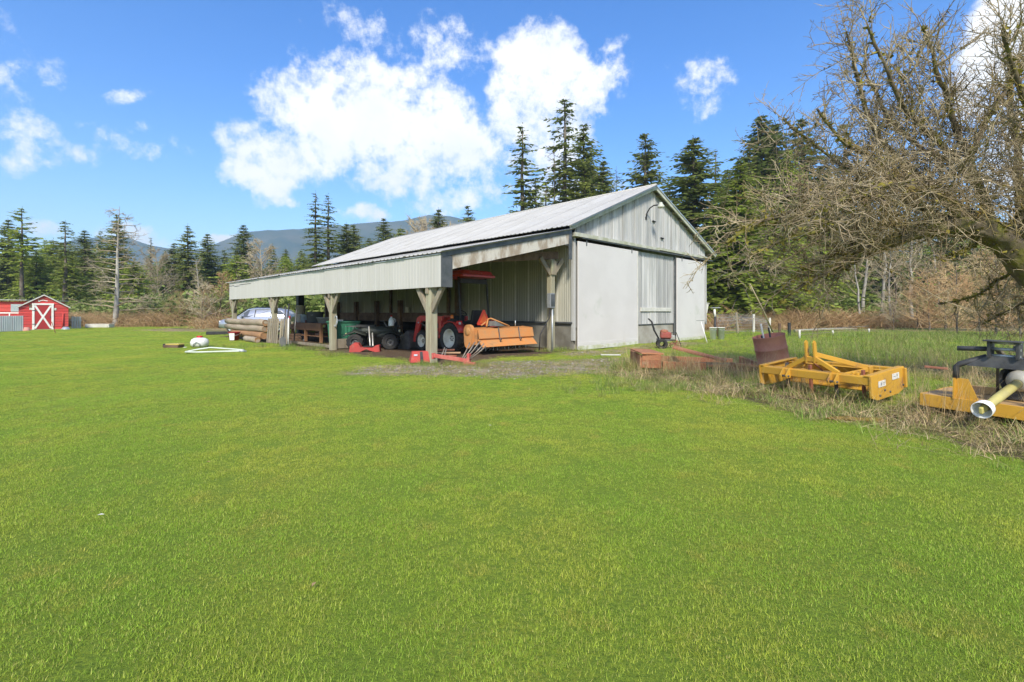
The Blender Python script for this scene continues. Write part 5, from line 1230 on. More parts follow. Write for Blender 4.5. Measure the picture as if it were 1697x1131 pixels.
# ------------------------------------------------------------------ things on the lawn
sp = thing('spray_tank', 'round white sprayer tank with red cap standing on the lawn', 'tank', P(331,576), R(15))
MB().lathe([(0,.0),(.22,.01),(.30,.08),(.32,.20),(.28,.31),(.18,.37),(.10,.38),(.10,.40),(0,.40)],n=22).build('body', mat('white_tank_plastic',(.78,.78,.76),(.68,.67,.63),scale=3,rough=.4), sp)
MB().lathe([(.0,.46),(.10,.45),(.11,.39),(0,.39)],n=14).build('cap', lens_rd, sp); MB().tube([(-.12,-.33,.04),(-.10,-.35,.16),(0,-.36,.24),(.10,-.35,.16),(.12,-.33,.04)],.02,6).build('handle', gy_m, sp)
ph = thing('hose_loop', 'flat pale loop of hose lying on the lawn before the sprayer tank', 'hose', P(357,585), R(4))
MB().tube([(-.92,.02,.05),(-.85,-.22,.05),(-.4,-.34,.05),(.3,-.22,.06),(.85,-.16,.07),(.90,.10,.08),(.5,.22,.10),(-.3,.26,.16),(-.70,.20,.10),(-.92,.02,.05)],.028,8,cap=False).build('loop', mat('pale_hose',(.60,.64,.56),(.50,.55,.46),scale=3,rough=.5), ph)
MB().tube([(.85,-.16,.07),(1.05,-.05,.05)],.03,6).build('nozzle', galv_m, ph)
yd = thing('deck_part', 'small yellow topped dark deck part lying on the lawn', 'mower part', P(288,577.5), R(-6))
MB().box((0,0,.07),(.62,.34,.12),bev=.02).build('base', dwood_m, yd); MB().box((.05,0,.155),(.56,.30,.05),bev=.015).build('yellow_top', mat('dull_yellow',(.50,.38,.08),(.42,.33,.10),scale=5,rough=.6), yd); MB().box((-.34,0,.10),(.10,.2,.14),bev=.02).build('end_block', black_m, yd)
dd = thing('white_disc', 'small white disc on the grass next to the yellow topped part', 'disc', P(303,577), 0); MB().lathe([(0,.04),(.13,.035),(.15,.0)],n=14).build('plate', white_m, dd)
for i, (px, py) in enumerate(((167,862),(314,718),(345,772),(812,710),(520,980))):
    o = thing('dry_leaf' if i else 'white_feather', ['small white feather caught in the lawn at left','tan dry leaf left on the far lawn','tan dry leaf on the left lawn in the middle distance','pale dry leaf at the middle of the lawn','brown dry leaf in the near lawn'][i], 'leaf' if i else 'feather', P(px,py)+Vector((0,0,.035)), rnd.uniform(0,6))
    MB().add([(-.022,0,0),(0,.010,.006),(.022,.0,.0),(0,-.010,.005)],[[0,1,2,3]]).build('blade', cream_m if i in (0,3) else mat('dry_leaf_%d'%i,(.36,.25,.12),rough=.9), o)
# ------------------------------------------------------------------ yellow implements on the right
yel = mat('implement_yellow', (.56,.31,.035), (.50,.27,.04), scale=2.5, rough=.5, c3=(.27,.14,.06), s3=4, t3=.55, bump=.15, bscale=20)
yelr = mat('scuffed_deck_yellow', (.52,.33,.12), (.40,.27,.15), scale=3.5, rough=.75, c3=(.27,.16,.09), s3=2.5, t3=.54, bump=.2)
blk = mat('faded_black_steel', (.05,.05,.052), (.10,.10,.10), scale=5, rough=.6, metal=.2, bump=.1)
decal = mat('worn_white_decal', (.72,.71,.66), (.50,.47,.38), scale=14, rough=.6)
bs = thing('box_scraper', 'yellow three point box scraper half sunk in dry grass', 'box blade', (4.88,7.815,-.04), rot=(R(5.5),0,R(-62)))
MB().box((0,0,.43),(1.72,.12,.13),bev=.012).build('front_beam', yel, bs)
for s in (-1,1):
    x = .865*s
    sp_ = MB().prism([(-.07,.19),(-.07,.50),(.91,.50),(.91,.19),(.70,.13),(.10,.13)], x-.012, x+.012, 'yz').build('side_plate', yel, bs)
    MB().box((x-.035*s+.0,.42,.506),(.085,.98,.02),bev=.004).build('top_flange', yel, sp_)
    MB().box((x+.02*s,.88,.345),(.06,.05,.30),bev=.006).build('rear_flange', yel, sp_)
    for y, z in ((.16,.19),(.30,.25),(.84,.24),(.45,.20)): MB().lathe([(0,.008),(.016,.008),(.016,-.004)],(x+.016*s,y,z),axis='x',n=8).build('bolt', blk, sp_)
MB().box((.884,.22,.36),(.008,.20,.09),bev=.002).build('decal', decal, bs); MB().box((.884,.62,.41),(.008,.20,.09),bev=.002).build('decal', decal, bs)
for k,(y,z,w_,h_) in enumerate(((.19,.36,.05,.07),(.27,.37,.07,.02),(.27,.345,.07,.015),(.58,.41,.09,.02),(.66,.42,.04,.05))): MB().box((.8885,y,z),(.004,w_*.6,h_*.6),bev=.001).build('decal_print', mat('grey_print',(.25,.25,.27),rough=.6) if k==0 else bpy.data.materials['grey_print'], bs)
mb = [(.64,.12),(.72,.15),(.77,.24),(.76,.36),(.70,.46),(.72,.47),(.79,.37),(.80,.22),(.75,.13),(.66,.10)]
MB().prism(mb, -.85, .85, 'yz').build('moldboard', yel, bs)
MB().box((0,.86,.46),(1.7,.07,.07),bev=.01).build('rear_beam', yel, bs)
MB().box((0,.30,.40),(1.7,.07,.09),bev=.01).build('shank_bar', yel, bs)
for k in range(4):
    x = -.6+k*.4; MB().prism([(.27,.52),(.33,.52),(.33,.0),(.20,-.10),(.27,.06)], x-.015, x+.015, 'yz').build('shank', rust_m if k%2 else blk, bs)
for x in (-.43,-.33,.33,.43): MB().prism([(.02,.36),(.02,.50),(-.06,.51),(-.17,.40),(-.16,.35),(-.10,.35)], x-.012, x+.012, 'yz').build('hitch_lug', yel, bs)
for x in (-.38,.38): MB().tube([(x-.08,-.13,.385),(x+.08,-.13,.385)],.016,8).build('hitch_pin', blk, bs)
for x in (-.065,.065):
    MB().prism([(-.03,.62),(-.035,.95),(.0,.985),(.035,.95),(.05,.62)], x-.012, x+.012, 'yz').build('mast_plate', yel, bs)
MB().box((0,.01,.68),(.13,.07,.09),bev=.01).build('mast_block', yel, bs)
MB().beam((-.06,.0,.70),(-.42,.02,.49),.05,.07).build('mast_brace', yel, bs); MB().beam((.06,.0,.70),(.40,.02,.49),.05,.07).build('mast_brace', yel, bs)
MB().beam((.06,.02,.76),(.50,.62,.50),.05,.075).build('rear_brace', yel, bs); MB().beam((-.06,.02,.76),(-.50,.62,.50),.05,.075).build('rear_brace', yel, bs)
MB().box((.50,.66,.44),(.10,.10,.16),bev=.01).build('brace_foot', yel, bs); MB().beam((.40,.0,.45),(.50,.62,.46),.05,.06).build('tie_bar', yel, bs); MB().beam((-.40,.0,.45),(-.50,.62,.46),.05,.06).build('tie_bar', yel, bs)
MB().tube([(0,-.01,.66),(.0,.3,.45)],.014,6).build('prop_rod', rust_m, bs)
for x in (.60,.66): MB().box((x,.03,.51),(.035,.05,.04)).build('stop', yel, bs)

rc = thing('rotary_cutter', 'yellow rotary cutter with black mast and yellow drive shaft at the right edge', 'rotary mower', (5.5,6.5,0), rot=(0,R(1.5),R(-57.6)))
DW, DD = 1.62, 1.30
MB().prism([(0,.0),(DW,.0),(DW,DD*.75),(DW*.75,DD),(DW*.25,DD),(0,DD*.8)], .285, .30, 'xy').build('deck', yelr, rc)
MB().box((DW/2,-.008,.225),(DW+.02,.016,.16),bev=.004).build('front_skirt', yel, rc)
MB().box((-.008,DD*.4,.225),(.016,DD*.8,.16),bev=.004).build('side_skirt', yel, rc); MB().box((DW+.008,DD*.37,.225),(.016,DD*.75,.16),bev=.004).build('side_skirt', yel, rc)
MB().beam((.0,DD*.8+.006,.235),(DW*.25,DD+.006,.235),.016,.15).beam((DW*.25,DD+.006,.235),(DW*.75,DD+.006,.235),.016,.15).build('rear_skirt', yel, rc)
MB().box((DW/2,DD*.45,.20),(DW*.85,.09,.03),bev=.005).lathe([(0,.28),(.16,.28),(.18,.16),(0,.15)],(DW/2,DD*.45,0),n=16).build('blade_carrier', blk, rc)
for x in (.43,1.20): MB().prism([(.0-.11,.29),(-.11,.56),(.03,.56),(.14,.29)], .015, .035, 'xz').build('hitch_lug', yel, rc, loc=(x,0,0))
for x in (.43,1.20):
    MB().prism([(-.03,.29),(-.03,.56),(.02,.56),(.22,.29)], x-.10, x-.085, 'yz').build('lug_gusset', yel, rc)
for k, x in enumerate((.28,.62,1.0,1.35)): MB().lathe([(0,.02),(.02,.02),(.02,.0)],(x,-.017,.235),axis='y',n=8).build('bolt', blk, rc)
MB().tube([(.34,.03,.56),(.34,.03,.70),(.37,.04,.74),(.62,.05,.86)],.035,8).build('mast_leg', blk, rc); MB().tube([(1.24,.03,.56),(1.24,.03,.70),(1.21,.04,.74),(.94,.05,.86)],.035,8).build('mast_leg', blk, rc)
MB().loft([[(.44,-.02,.735),(1.12,-.02,.735),(1.12,.16,.735),(.44,.16,.735)],[(.64,.0,.875),(.92,.0,.875),(.92,.12,.875),(.64,.12,.875)]],smooth=False).build('mast_plate', blk, rc)
for x in (.655,.905): MB().prism([(-.05,.86),(-.06,1.06),(.13,1.06),(.13,.86)], x-.014, x+.014, 'yz').build('mast_cheek', blk, rc)
for z in (.885,.965,1.045): MB().tube([(.64,.03,z),(.92,.03,z)],.018,8).build('cross_pin', galv_m, rc)
MB().box((.78,-.03,1.065),(.34,.16,.018),bev=.004).build('mast_cap', blk, rc)
MB().tube([(.65,.02,.96),(.36,-.03,.945)],.03,8).build('stub_arm', blk, rc)
MB().box((.14,.02,.665),(.24,.03,.03),bev=.004).build('lynch_rod', rust_m, rc)
for x in (.70,.86): MB().beam((x,.10,1.0 if x>.8 else .96),(x+.12,1.10,.40),.05,.05).build('stay_bar', mat('olive_grey_steel',(.24,.21,.13),(.17,.15,.11),scale=4,rough=.7) if x<.8 else bpy.data.materials['olive_grey_steel'], rc)
MB().beam((.72,.06,.74),(.62,.55,.31),.03,.045).build('front_stay', blk, rc)
MB().box((DW/2+.03,.58,.40),(.26,.28,.22),bev=.03).build('gearbox', blk, rc)
MB().beam((.25,.9,.33),(.95,.45,.40),.05,.10).build('deck_rib', yelr, rc)
# drive shaft in the world, resting its free end on the grass
sh = thing('drive_shaft', 'yellow plastic drive shaft with white bell guard lying over the cutter deck', 'drive shaft', (6.36,6.02,.55))
e = Vector((5.33,5.46,.30))-Vector((6.36,6.02,.55)); n_ = e.normalized(); L_ = e.length
Mx = n_.to_track_quat('Z','Y').to_matrix()
yp = mat('sun_faded_yellow_plastic', (.50,.44,.14), (.42,.37,.15), scale=4, rough=.55)
MB().lathe([(.0,.15),(.050,.15),(.050,L_*.72),(.045,L_*.73),(.045,L_-.10),(0,L_-.10)],n=18,M_=Mx).build('tube', yp, sh)
MB().lathe([(.08,.0),(.13,.02),(.135,.05),(.12,.11),(.07,.17),(.052,.17)],n=20,M_=Mx).build('upper_bell', mat('grey_cream_plastic',(.46,.44,.36),(.33,.33,.31),scale=3,rough=.5), sh)
MB().lathe([(.050,L_-.12),(.072,L_-.10),(.090,L_-.05),(.096,L_+.05),(.090,L_+.054),(.085,L_-.04),(.05,L_-.08)],n=24,M_=Mx).build('lower_bell', white_m, sh)
yk = MB().lathe([(0,L_+.01),(.036,L_+.01),(.036,L_-.08),(0,L_-.08)],n=10,M_=Mx).build('yoke', yp, sh)
MB().box(Mx@Vector((.0,.0,L_+.04)),(.036,.075,.07),Mx,bev=.01).build('yoke_fork', yp, sh)
MB().lathe([(.13,-.02),(.165,-.06),(.20,-.02),(.21,.06),(.18,.0)],n=10,M_=Mx,smooth=False).build('gearbox_shield', blk, sh)

# ------------------------------------------------------------------ rusty drum, broken rusty planter, scraps
dm = thing('drum', 'rust red steel drum leaning over in the grass behind the yellow scraper', 'drum', (6.05,11.05,-.06), rot=(R(-4),R(-11),R(25)))
MB().lathe([(0,.0),(.34,0),(.345,.02),(.335,.04),(.335,.30),(.35,.315),(.335,.33),(.335,.62),(.35,.635),(.335,.65),(.335,.92),(.348,.935),(.33,.94),(.325,.80),(.0,.78)],n=30).build('shell', mat('red_brown_rust',(.50,.22,.15),(.43,.17,.115),scale=2.5,rough=.8,c3=(.52,.30,.19),s3=2.2,t3=.6,bump=.15), dm)
for x, y, h_, m_ in ((-.22,.0,.98,black_m),(-.02,.12,1.22,cream_m),(.12,.05,1.10,black_m)): MB().tube([(x*.8,y,.1),(x,y,h_)],.022,6).build('stick', m_, dm)
rw = mat('rusty_brown_board', (.40,.175,.085), (.31,.13,.07), scale=2.5, rough=.9, stretch=(.4,1,2), bump=.3, c3=(.38,.24,.15), s3=2, t3=.58, var=.12)
pb = thing('raised_bed', 'collapsed rusty brown board planter overgrown with dry grass', 'planter', (3.02,11.2,0), R(-5))
MB().box((.21,0,.18),(.42,.05,.17)).build('front_board', rw, pb); MB().box((.21,.004,.345),(.42,.05,.155)).build('front_board', rw, pb)
MB().box((.98,.12,.12),(1.0,.05,.22),(0,R(2),R(4))).build('front_board', rw, pb)
MB().box((2.05,.22,.10),(1.0,.06,.16),(R(12),R(-3),R(-7))).build('front_board', rw, pb)
MB().box((-.02,.75,.24),(.05,1.45,.30)).build('end_board', rw, pb); MB().box((.42,.55,.22),(.05,1.0,.30)).build('end_board', rw, pb)
MB().box((.17,.4,.445),(.52,.9,.035),(R(2),R(2),R(8))).build('top_plank', rw, pb)
MB().box((1.5,.75,.37),(1.25,.22,.05),(R(6),R(13),R(-26))).build('loose_plank', rw, pb)
MB().box((1.3,1.4,.13),(2.4,.05,.22),(0,R(1.5),R(-3))).build('rear_board', rw, pb); MB().box((2.7,.65,.13),(.06,.9,.2),(R(8),0,R(15))).build('end_board', rw, pb); MB().box((2.45,.2,.16),(.7,.3,.05),(0,R(6),R(8))).build('loose_plank', rw, pb)
MB().box((1.3,.8,.06),(2.5,1.2,.1)).build('soil', mat('bed_soil',(.07,.05,.035),(.11,.08,.05),rough=1,bump=.6), pb)
lb_ = thing('loose_board','short grey board lying flat on the gravel before the white door','board',P(1012,590),R(-4)); MB().box((0,0,.03),(.62,.14,.035)).build('plank', cream_m, lb_)
# walk-behind cultivator
cu = thing('cultivator', 'old walk behind cultivator with red engine in front of the barn wall', 'cultivator', P(1103,579), R(-12))
MB().box((.0,0,.52),(.40,.34,.24),bev=.04).build('engine', mat('faded_red_engine',(.30,.075,.06),(.20,.08,.06),scale=6,rough=.7), cu)
MB().box((.24,0,.44),(.20,.26,.18),bev=.03).build('muffler', mat('grey_engine_metal',(.40,.39,.36),(.3,.29,.27),scale=8,rough=.5,metal=.4), cu)
MB().lathe([(0,.74),(.10,.73),(.15,.68),(.15,.62),(0,.62)],(-.05,0,0),n=14).build('starter_cover', rust_m, cu)
MB().box((.02,0,.36),(.7,.22,.08),bev=.02).build('frame', steel_m, cu)
hb = MB()
for s in (-.17,.17): hb.tube([(-.25,s,.4),(-.42,s*1.1,.72),(-.50,s*1.3,1.02),(-.62,s*1.4,1.14)],.022,7)
hb.tube([(-.47,-.2,.9),(-.47,.2,.9)],.02,6).build('handlebar', black_m, cu)
MB().box((-.44,0,.82),(.06,.22,.22),(0,-.3,0),bev=.02).build('control_panel', black_m, cu)
for s in (-.24,.24): MB().lathe([(.09,-.05),(.19,-.055),(.20,0),(.19,.055),(.09,.05)],(-.14,s,.20),axis='y',n=18,closed=True).build('wheel', rub_m, cu)
tn = MB()
for s in (-.16,0,.16):
    for k in range(4):
        a = k*math.pi/2+s*3; tn.tube([(.32,s,.2),(.32+.13*math.cos(a),s,.2+.13*math.sin(a)),(.32+.20*math.cos(a+.4),s+.03,.2+.18*math.sin(a+.4))],.014,5)
o = tn.build('tines', rust_m, cu); o['kind'] = 'stuff'
MB().tube([(.1,.1,.6),(.4,.16,.62),(.52,.2,.3),(.6,.25,.04)],.016,6).build('cable', black_m, cu)

# ------------------------------------------------------------------ posts, fences and oddments right of the barn
f1 = thing('wire_fence', 'wire mesh fence on uneven pale posts at the right of the barn', 'fence', P(1222,553))
o0 = f1.location.copy(); posts = [(1192,559,519,.09,-.10,'brown'),(1223,553,518,.085,-.04,'pale'),(1249,551,521,.085,.0,'white'),(1275,550,527,.08,.02,'white')]
tops = []
for px, pb_, pt, r, ln, c in posts:
    b0 = P(px, pb_); h_ = (pb_-pt)*b0.y/F; t0 = b0+Vector((ln*h_*2,0,h_)); tops.append((b0,t0))
    MB().tube([b0-o0+Vector((0,0,-.1)), t0-o0],[r,r*.92],8,smooth=False).build('post', {'brown':dwood_m,'pale':wood_m,'white':cream_m}[c], f1)
for a, b_ in zip(tops[:-1], tops[1:]):
    for k in range(7):
        t = .10+.14*k; MB().tube([a[0].lerp(a[1],t)-o0, (a[0].lerp(a[1],t)+b_[0].lerp(b_[1],t))/2-o0+Vector((0,0,-.03)), b_[0].lerp(b_[1],t)-o0],.006,4).build('wire', galv_m, f1)
    o = MB()
    for k in range(1,16):
        s = k/16; o.tube([a[0].lerp(b_[0],s)+Vector((0,0,.1))-o0, a[0].lerp(b_[0],s)*.1+a[1].lerp(b_[1],s)*.9-o0],.005,4)
    q = o.build('mesh_wire', galv_m, f1); q['kind'] = 'stuff'
f2 = thing('pole_fence', 'low white pole rails on short posts before the alders', 'fence', P(1325,562)); o0 = f2.location.copy()
for px, py, pt in ((1325,562,547),(1380,556,548),(1440,553,545)): b0 = P(px,py); MB().tube([b0-o0,b0-o0+Vector((0,0,(py-pt)*b0.y/F))],.05,8).build('post', cream_m, f2)
for h0, h1 in ((.46,.44),(.22,.20)):
    a, b_, c_ = P(1325,562), P(1380,556), P(1440,553)
    MB().tube([a-o0+Vector((0,0,h0)), b_-o0+Vector((0,0,h1-.02)), c_-o0+Vector((0,0,h1+.04))],.011,6).build('rail', galv_m if h0>.4 else wood_m, f2)
for px, py, pt, lab, m_ in ((1292,553,536,'short brown fence post behind the rusty drum',dwood_m),(1308,558,535,'dark square fence post right of the rusty drum',black_m)):
    b0 = P(px,py); o = thing('fence_post', lab, 'post', b0); MB().tube([(0,0,-.1),(0,0,(py-pt)*b0.y/F)],[.09,.085],8,smooth=False).build('shaft', m_, o)
a, b_ = P(1281,552), PD(1243,471,29.5); o = thing('leaning_pole','long thin bare pole leaning left over the wire fence','pole',a); MB().tube([(0,0,0),tuple((b_-a)*.5+Vector((.1,0,-.1))),tuple(b_-a)],[.06,.05,.03],6).build('shaft', twig_m, o)
st2 = thing('yard_hydrant', 'black and white standing pipe with flat metal top beside the barn corner', 'standpipe', P(1185,563)); z_ = P(1185,563).y
MB().tube([(0,0,0),(0,0,1.15)],.055,8).build('lower_pipe', black_m, st2); MB().tube([(0,0,1.15),(-.03,0,1.55)],.05,8).build('upper_pipe', white_m, st2); MB().box((.02,0,1.60),(.42,.25,.03)).build('top_plate', galv_m, st2)
for i, (dx, lab) in enumerate(((-.14,'left tall white bucket by the standing pipe'),(.26,'right tall white bucket by the standing pipe'))):
    o = tub(lab, P(1185,563)+Vector((dx,-.1,0)), .14,.17,.62, white_m)
bx = thing('nest_box', 'white tilted box on a pole at the right corner of the barn', 'box', P(1172,558)+Vector((0,.6,0)), R(10))
MB().box((0,0,1.62),(.42,.36,.56),(0,.18,0),bev=.01).build('body', cream_m, bx); MB().tube([(0,0,0),(0,0,1.4)],.04,6).build('pole', dwood_m, bx); MB().box((.05,0,1.92),(.5,.44,.03),(0,.18,0)).build('lid', cream_m, bx)
o = thing('white_stick','thin white stick leaning at the barn right corner','stick',P(1172,569)); MB().tube([(0,0,0),(-.18,.25,.95)],.022,6).build('shaft', white_m, o)
o = thing('grey_culvert','low pale grey log lying in the grass behind the pole rails','log',P(1385,553)+Vector((0,1,.12)),R(5)); MB().tube([(-2.2,0,.0),(0,.1,.1),(2.2,0,.12)],[.11,.09,.06],8).build('bark', wood_m, o)
o = thing('moss_clod','long clod of yellow brown moss on the lawn edge before the scraper','moss',P(1420,697),R(-18))
b = MB(); b.loft([[(x+rnd.gauss(0,.01),.05*w_*math.cos(a),.045*w_*math.sin(a)) for a in [k*math.pi/5 for k in range(6)]] for x, w_ in ((-.36,.3),(-.25,.8),(-.1,1.2),(.02,.8),(.12,1.1),(.25,1.2),(.34,.4))]); b.build('clod', mat('yellow_moss',(.30,.19,.04),(.20,.15,.04),scale=25,rough=1,bump=1), o)

# ------------------------------------------------------------------ old apple tree at the right
apple_bark = mat('mossy_apple_bark', (.095,.075,.05), (.17,.135,.09), scale=5, rough=.95, bump=1, bscale=14, c3=(.16,.15,.035), s3=2.2, t3=.46)
apple_twig = mat('lichen_grey_twigs', (.20,.15,.085), (.45,.37,.24), scale=2.2, rough=.95, c3=(.27,.20,.065), s3=.9, t3=.54)
moss_m = mat('olive_moss', (.19,.17,.03), (.30,.25,.045), scale=6, rough=1, c3=(.32,.19,.05), s3=2, t3=.58)
def apple():
    g = np.random.default_rng(5); g3 = lambda s: g.normal(0, s, 3)
    def pl(*p): return [np.array(PD(*q)) for q in p]
    def smooth(pts, n):
        pts = np.array(pts); t = np.r_[0, np.cumsum(np.linalg.norm(np.diff(pts,axis=0),axis=1))]; s = np.linspace(0,t[-1],n)
        out = np.stack([np.interp(s,t,pts[:,i]) for i in range(3)],1)
        for _ in range(2): out[1:-1] = (out[:-2]+2*out[1:-1]+out[2:])/4
        return out
    trunk = smooth([np.array((10.9,8.95,-.1)), np.array((10.6,8.95,.9))]+pl((1748,482,8.9),(1700,432,8.85),(1655,393,8.8),(1610,371,8.7),(1570,370,8.6),(1530,380,8.5),(1485,398,8.4),(1435,412,8.3),(1385,420,8.2)), 90)
    tr = np.interp(np.linspace(0,1,90),[0,.2,.45,.6,.75,.9,1],[.42,.33,.25,.19,.14,.08,.03])*(1+.07*np.sin(np.linspace(0,38,90))+g.normal(0,.025,90))
    L = [ # limb points (px, py, depth), start radius, upward pull
     ([(1650,392,8.8),(1632,330,8.7),(1602,270,8.6),(1570,200,8.5),(1535,120,8.4),(1520,45,8.3)],.12,.5),
     ([(1692,425,8.85),(1695,330,8.8),(1688,240,8.8),(1672,150,8.7),(1662,50,8.6)],.13,.5),
     ([(1612,372,8.7),(1562,322,8.8),(1502,280,9.0),(1455,230,9.1),(1425,150,9.2),(1405,60,9.2)],.11,.55),
     ([(1572,371,8.6),(1520,340,8.4),(1440,322,8.2),(1360,315,8.0),(1270,330,7.9)],.10,.15),
     ([(1532,380,8.5),(1470,372,8.3),(1390,378,8.1),(1310,400,7.9),(1240,440,7.8)],.09,.0),
     ([(1485,398,8.4),(1410,408,8.3),(1330,440,8.3),(1285,480,8.3)],.07,-.1),
     ([(1655,393,8.8),(1740,330,8.8),(1800,250,8.8),(1850,150,8.8)],.12,.4),
     ([(1692,425,8.85),(1790,395,8.9),(1890,380,9.0)],.10,.2),
     ([(1632,330,8.7),(1560,240,8.2),(1505,180,8.0),(1470,110,7.9),(1440,30,7.8)],.08,.6),
     ([(1602,270,8.6),(1645,180,8.6),(1700,90,8.6)],.07,.5),
     ([(1700,440,8.9),(1660,462,9.6),(1610,495,10.4),(1560,510,11.0)],.035,-.1),
     ([(1562,322,8.8),(1480,310,9.2),(1400,285,9.5),(1340,235,9.7),(1300,195,9.8)],.07,.3),
     ([(1620,360,8.8),(1540,305,10),(1440,300,10.8),(1340,340,11.2),(1255,365,11.4)],.10,.1),
     ([(1600,368,8.7),(1560,330,7.8),(1480,310,7.2),(1400,330,6.8),(1330,390,6.6)],.09,.1),
     ([(1692,420,8.85),(1720,300,8.0),(1700,170,7.4),(1660,70,7.1)],.10,.5),
     ([(1645,390,8.8),(1600,411,8.9),(1548,428,9.0)],.06,-.1),
     ([(1700,445,8.9),(1740,480,9.3),(1670,515,10.2),(1630,535,10.8)],.03,-.15),
     ([(1520,340,8.4),(1450,270,8.5),(1390,235,8.6),(1350,180,8.6)],.06,.4),
     ([(1602,270,8.6),(1540,260,8.9),(1470,200,9.3),(1430,110,9.5)],.06,.5),
     ([(1688,240,8.8),(1740,180,8.8),(1760,90,8.8)],.07,.5),
     ([(1440,322,8.2),(1370,360,8.3),(1290,375,8.4),(1215,385,8.5)],.05,.0),
     ([(1435,412,8.3),(1380,445,8.2),(1330,480,8.1),(1290,512,8.1)],.05,-.1),
     ([(1485,398,8.4),(1420,430,8.8),(1370,455,9.0),(1310,460,9.1)],.05,-.05),
     ([(1390,378,8.1),(1330,350,8.0),(1270,360,7.9),(1205,400,7.8)],.05,-.05),
    ]
    limbs = []
    for p, r, up in L:
        k = 5*len(p); pts = smooth(pl(*p), k); pts[1:] += np.cumsum(g.normal(0,.012,(k-1,3)),0)
        limbs.append((pts, np.linspace(r*.72, .016, k), up))
    o = thing('apple_tree', 'big gnarled leafless apple tree with mossy arching limb at the right', 'tree', (10.9,8.95,0)); o0 = np.array((10.9,8.95,0))
    v, f = tubes_np([(trunk-o0, tr)], 30); v = v.reshape(90,30,3); ph = np.arange(30)*2*np.pi/30; rid = .07*np.sin(5*ph[None]+np.sin(np.arange(90)[:,None]*.13)*2)+.05*np.sin(11*ph[None]-np.arange(90)[:,None]*.21)+g.normal(0,.035,(90,30)); v = ((trunk-o0)[:,None]+(v-(trunk-o0)[:,None])*(1+rid[:,:,None])).reshape(-1,3); link('trunk', np_mesh('trunk', v, f, apple_bark, True), o)
    for pts, rad, up in limbs:
        v, f = tubes_np([(pts-o0, rad)], 8); v += g.normal(0,.006,v.shape); link('limb', np_mesh('limb', v, f, apple_bark, True), o)
    lines = []; mosspts = []
    def sub(pts, spacing, first, lens, r, up, tang, npt, wig, out):
        seg = np.linalg.norm(np.diff(pts,axis=0),axis=1); cum = np.r_[0,np.cumsum(seg)]; T = cum[-1]; s = first*T+g.random()*spacing
        while s < T*.995:
            i = min(np.searchsorted(cum, s, 'right')-1, len(seg)-1); p = pts[i]+(pts[i+1]-pts[i])*(s-cum[i])/seg[i]; t = (pts[i+1]-pts[i])/seg[i]
            d = t*tang+g3(.62)+np.array([0,0,up]); d /= np.linalg.norm(d); l = g.uniform(*lens)*(1.05-.35*s/T)
            q = np.linspace(0,1,npt)[:,None]; bend = (g3(.25)+np.array([0,0,.22*up-.03]))*l
            out.append((p+d*l*q+bend*q*q+np.cumsum(g.normal(0,wig*l,(npt,3)),0)*q, np.linspace(r,r*.38,npt)*g.uniform(.75,1.25), up)); s += spacing*g.uniform(.5,1.5)
    def keep(p):       # the crown rides above the arching limb; below it only some hanging twigs
        q = p[-1]; px = 848.5+F*q[0]/q[1]; py = 517-F*(q[2]-CAM_H)/q[1]
        if 1400 < px < 1610 and py > 425: return g.random() < .14
        if px <= 1400 and py > 470: return g.random() < .35
        if px < 1340: return g.random() < .30+.5*max(0,(px-1200)/140)
        if py < 240: return g.random() < .6
        return True
    l2, l3, l4 = [], [], []
    for pts, rad, up in limbs+[(trunk[42:], tr[42:], .25)]: sub(pts, .082, .10, (.45,1.45), .0125, up, .55, 6, .045, l2)
    l2 = [a for a in l2 if keep(a[0])]
    for pts, rad, up in l2: sub(pts, .070, .12, (.16,.60), .0080, up*.7, .6, 4, .06, l3)
    l3 = [a for a in l3 if a[0][-1][2] > 0 and (F*(a[0][-1][2]-CAM_H)/a[0][-1][1] > 60 or g.random() < .6)]
    for pts, rad, up in l3: sub(pts, .085, .2, (.05,.17), .0056, up*.4, .5, 3, .08, l4)
    v, f = tubes_np([(p-o0, r) for p, r, _ in l2+l3+l4], 3); link('crown', np_mesh('crown', v, f, apple_twig), o)
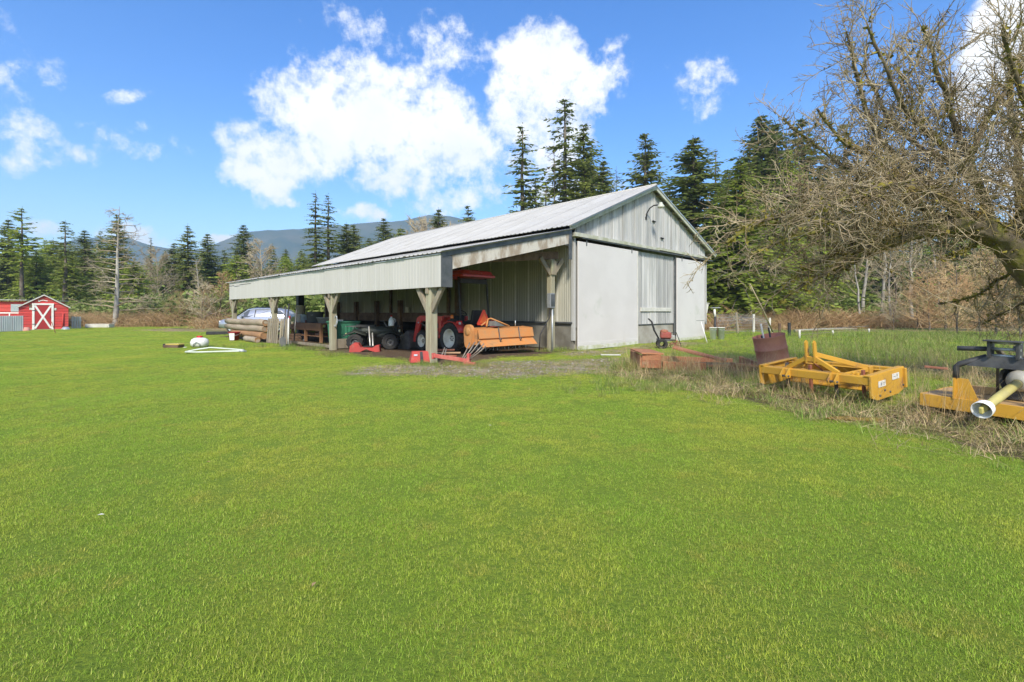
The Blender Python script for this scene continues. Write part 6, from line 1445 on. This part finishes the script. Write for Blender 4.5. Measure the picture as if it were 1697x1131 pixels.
    # moss tufts along the limbs
    V = []; F_ = []
    src = [(trunk, tr, 900)]+[(p, r, 150) for p, r, _ in limbs]+[(p, r, 5) for p, r, _ in l2]
    for pts, rad, n in src:
        lo = 28 if pts is trunk else 0
        i = g.integers(lo, len(pts)-1, n) if n > 5 else g.integers(0, max(1,len(pts)//2), n); c = pts[i]+(pts[i+1]-pts[i])*g.random((n,1)); a = g.normal(0,1,(n,3)); a[:,2] = np.where(g.random(n)<.6, abs(a[:,2]), -abs(a[:,2])*.8); a /= np.linalg.norm(a,axis=1,keepdims=True)
        b0 = c+a*rad[i][:,None]*.9; l = g.uniform(.02,.075,(n,1)); w = np.cross(a, g.normal(0,1,(n,3))); w /= np.linalg.norm(w,axis=1,keepdims=True)+1e-9; w *= g.uniform(.008,.03,(n,1))
        V.append(np.stack([b0-w, b0+w, b0+a*l+w*.4+g.normal(0,.012,(n,3)), b0+a*l-w*.4+g.normal(0,.012,(n,3))],1).reshape(-1,3))
    V = np.concatenate(V)-o0; m = link('moss', np_mesh('moss', V, np.arange(len(V)).reshape(-1,4), moss_m), o); m['kind'] = 'stuff'
    print('apple', len(l2), len(l3), len(l4))
apple()

# ------------------------------------------------------------------ air
def haze(density):
    x0, x1, y0, y1, z0, z1 = -3300, 3300, -900, 2300, -2, 345
    me = bpy.data.meshes.new('haze'); me.from_pydata([(x,y,z) for z in (z0,z1) for y in (y0,y1) for x in (x0,x1)], [], [[0,2,3,1],[4,5,7,6],[0,1,5,4],[2,6,7,3],[0,4,6,2],[1,3,7,5]])
    m = bpy.data.materials.new('haze'); m.use_nodes = True; nt = m.node_tree; nt.nodes.clear(); o_ = nt.nodes.new('ShaderNodeOutputMaterial'); p = nt.nodes.new('ShaderNodeVolumePrincipled')
    p.inputs['Density'].default_value = density; p.inputs['Color'].default_value = (.58,.80,.98,1); p.inputs['Anisotropy'].default_value = 0
    nt.links.new(p.outputs[0], o_.inputs['Volume']); me.materials.append(m); o = link('haze', me); o['kind'] = 'stuff'
haze(.00037)
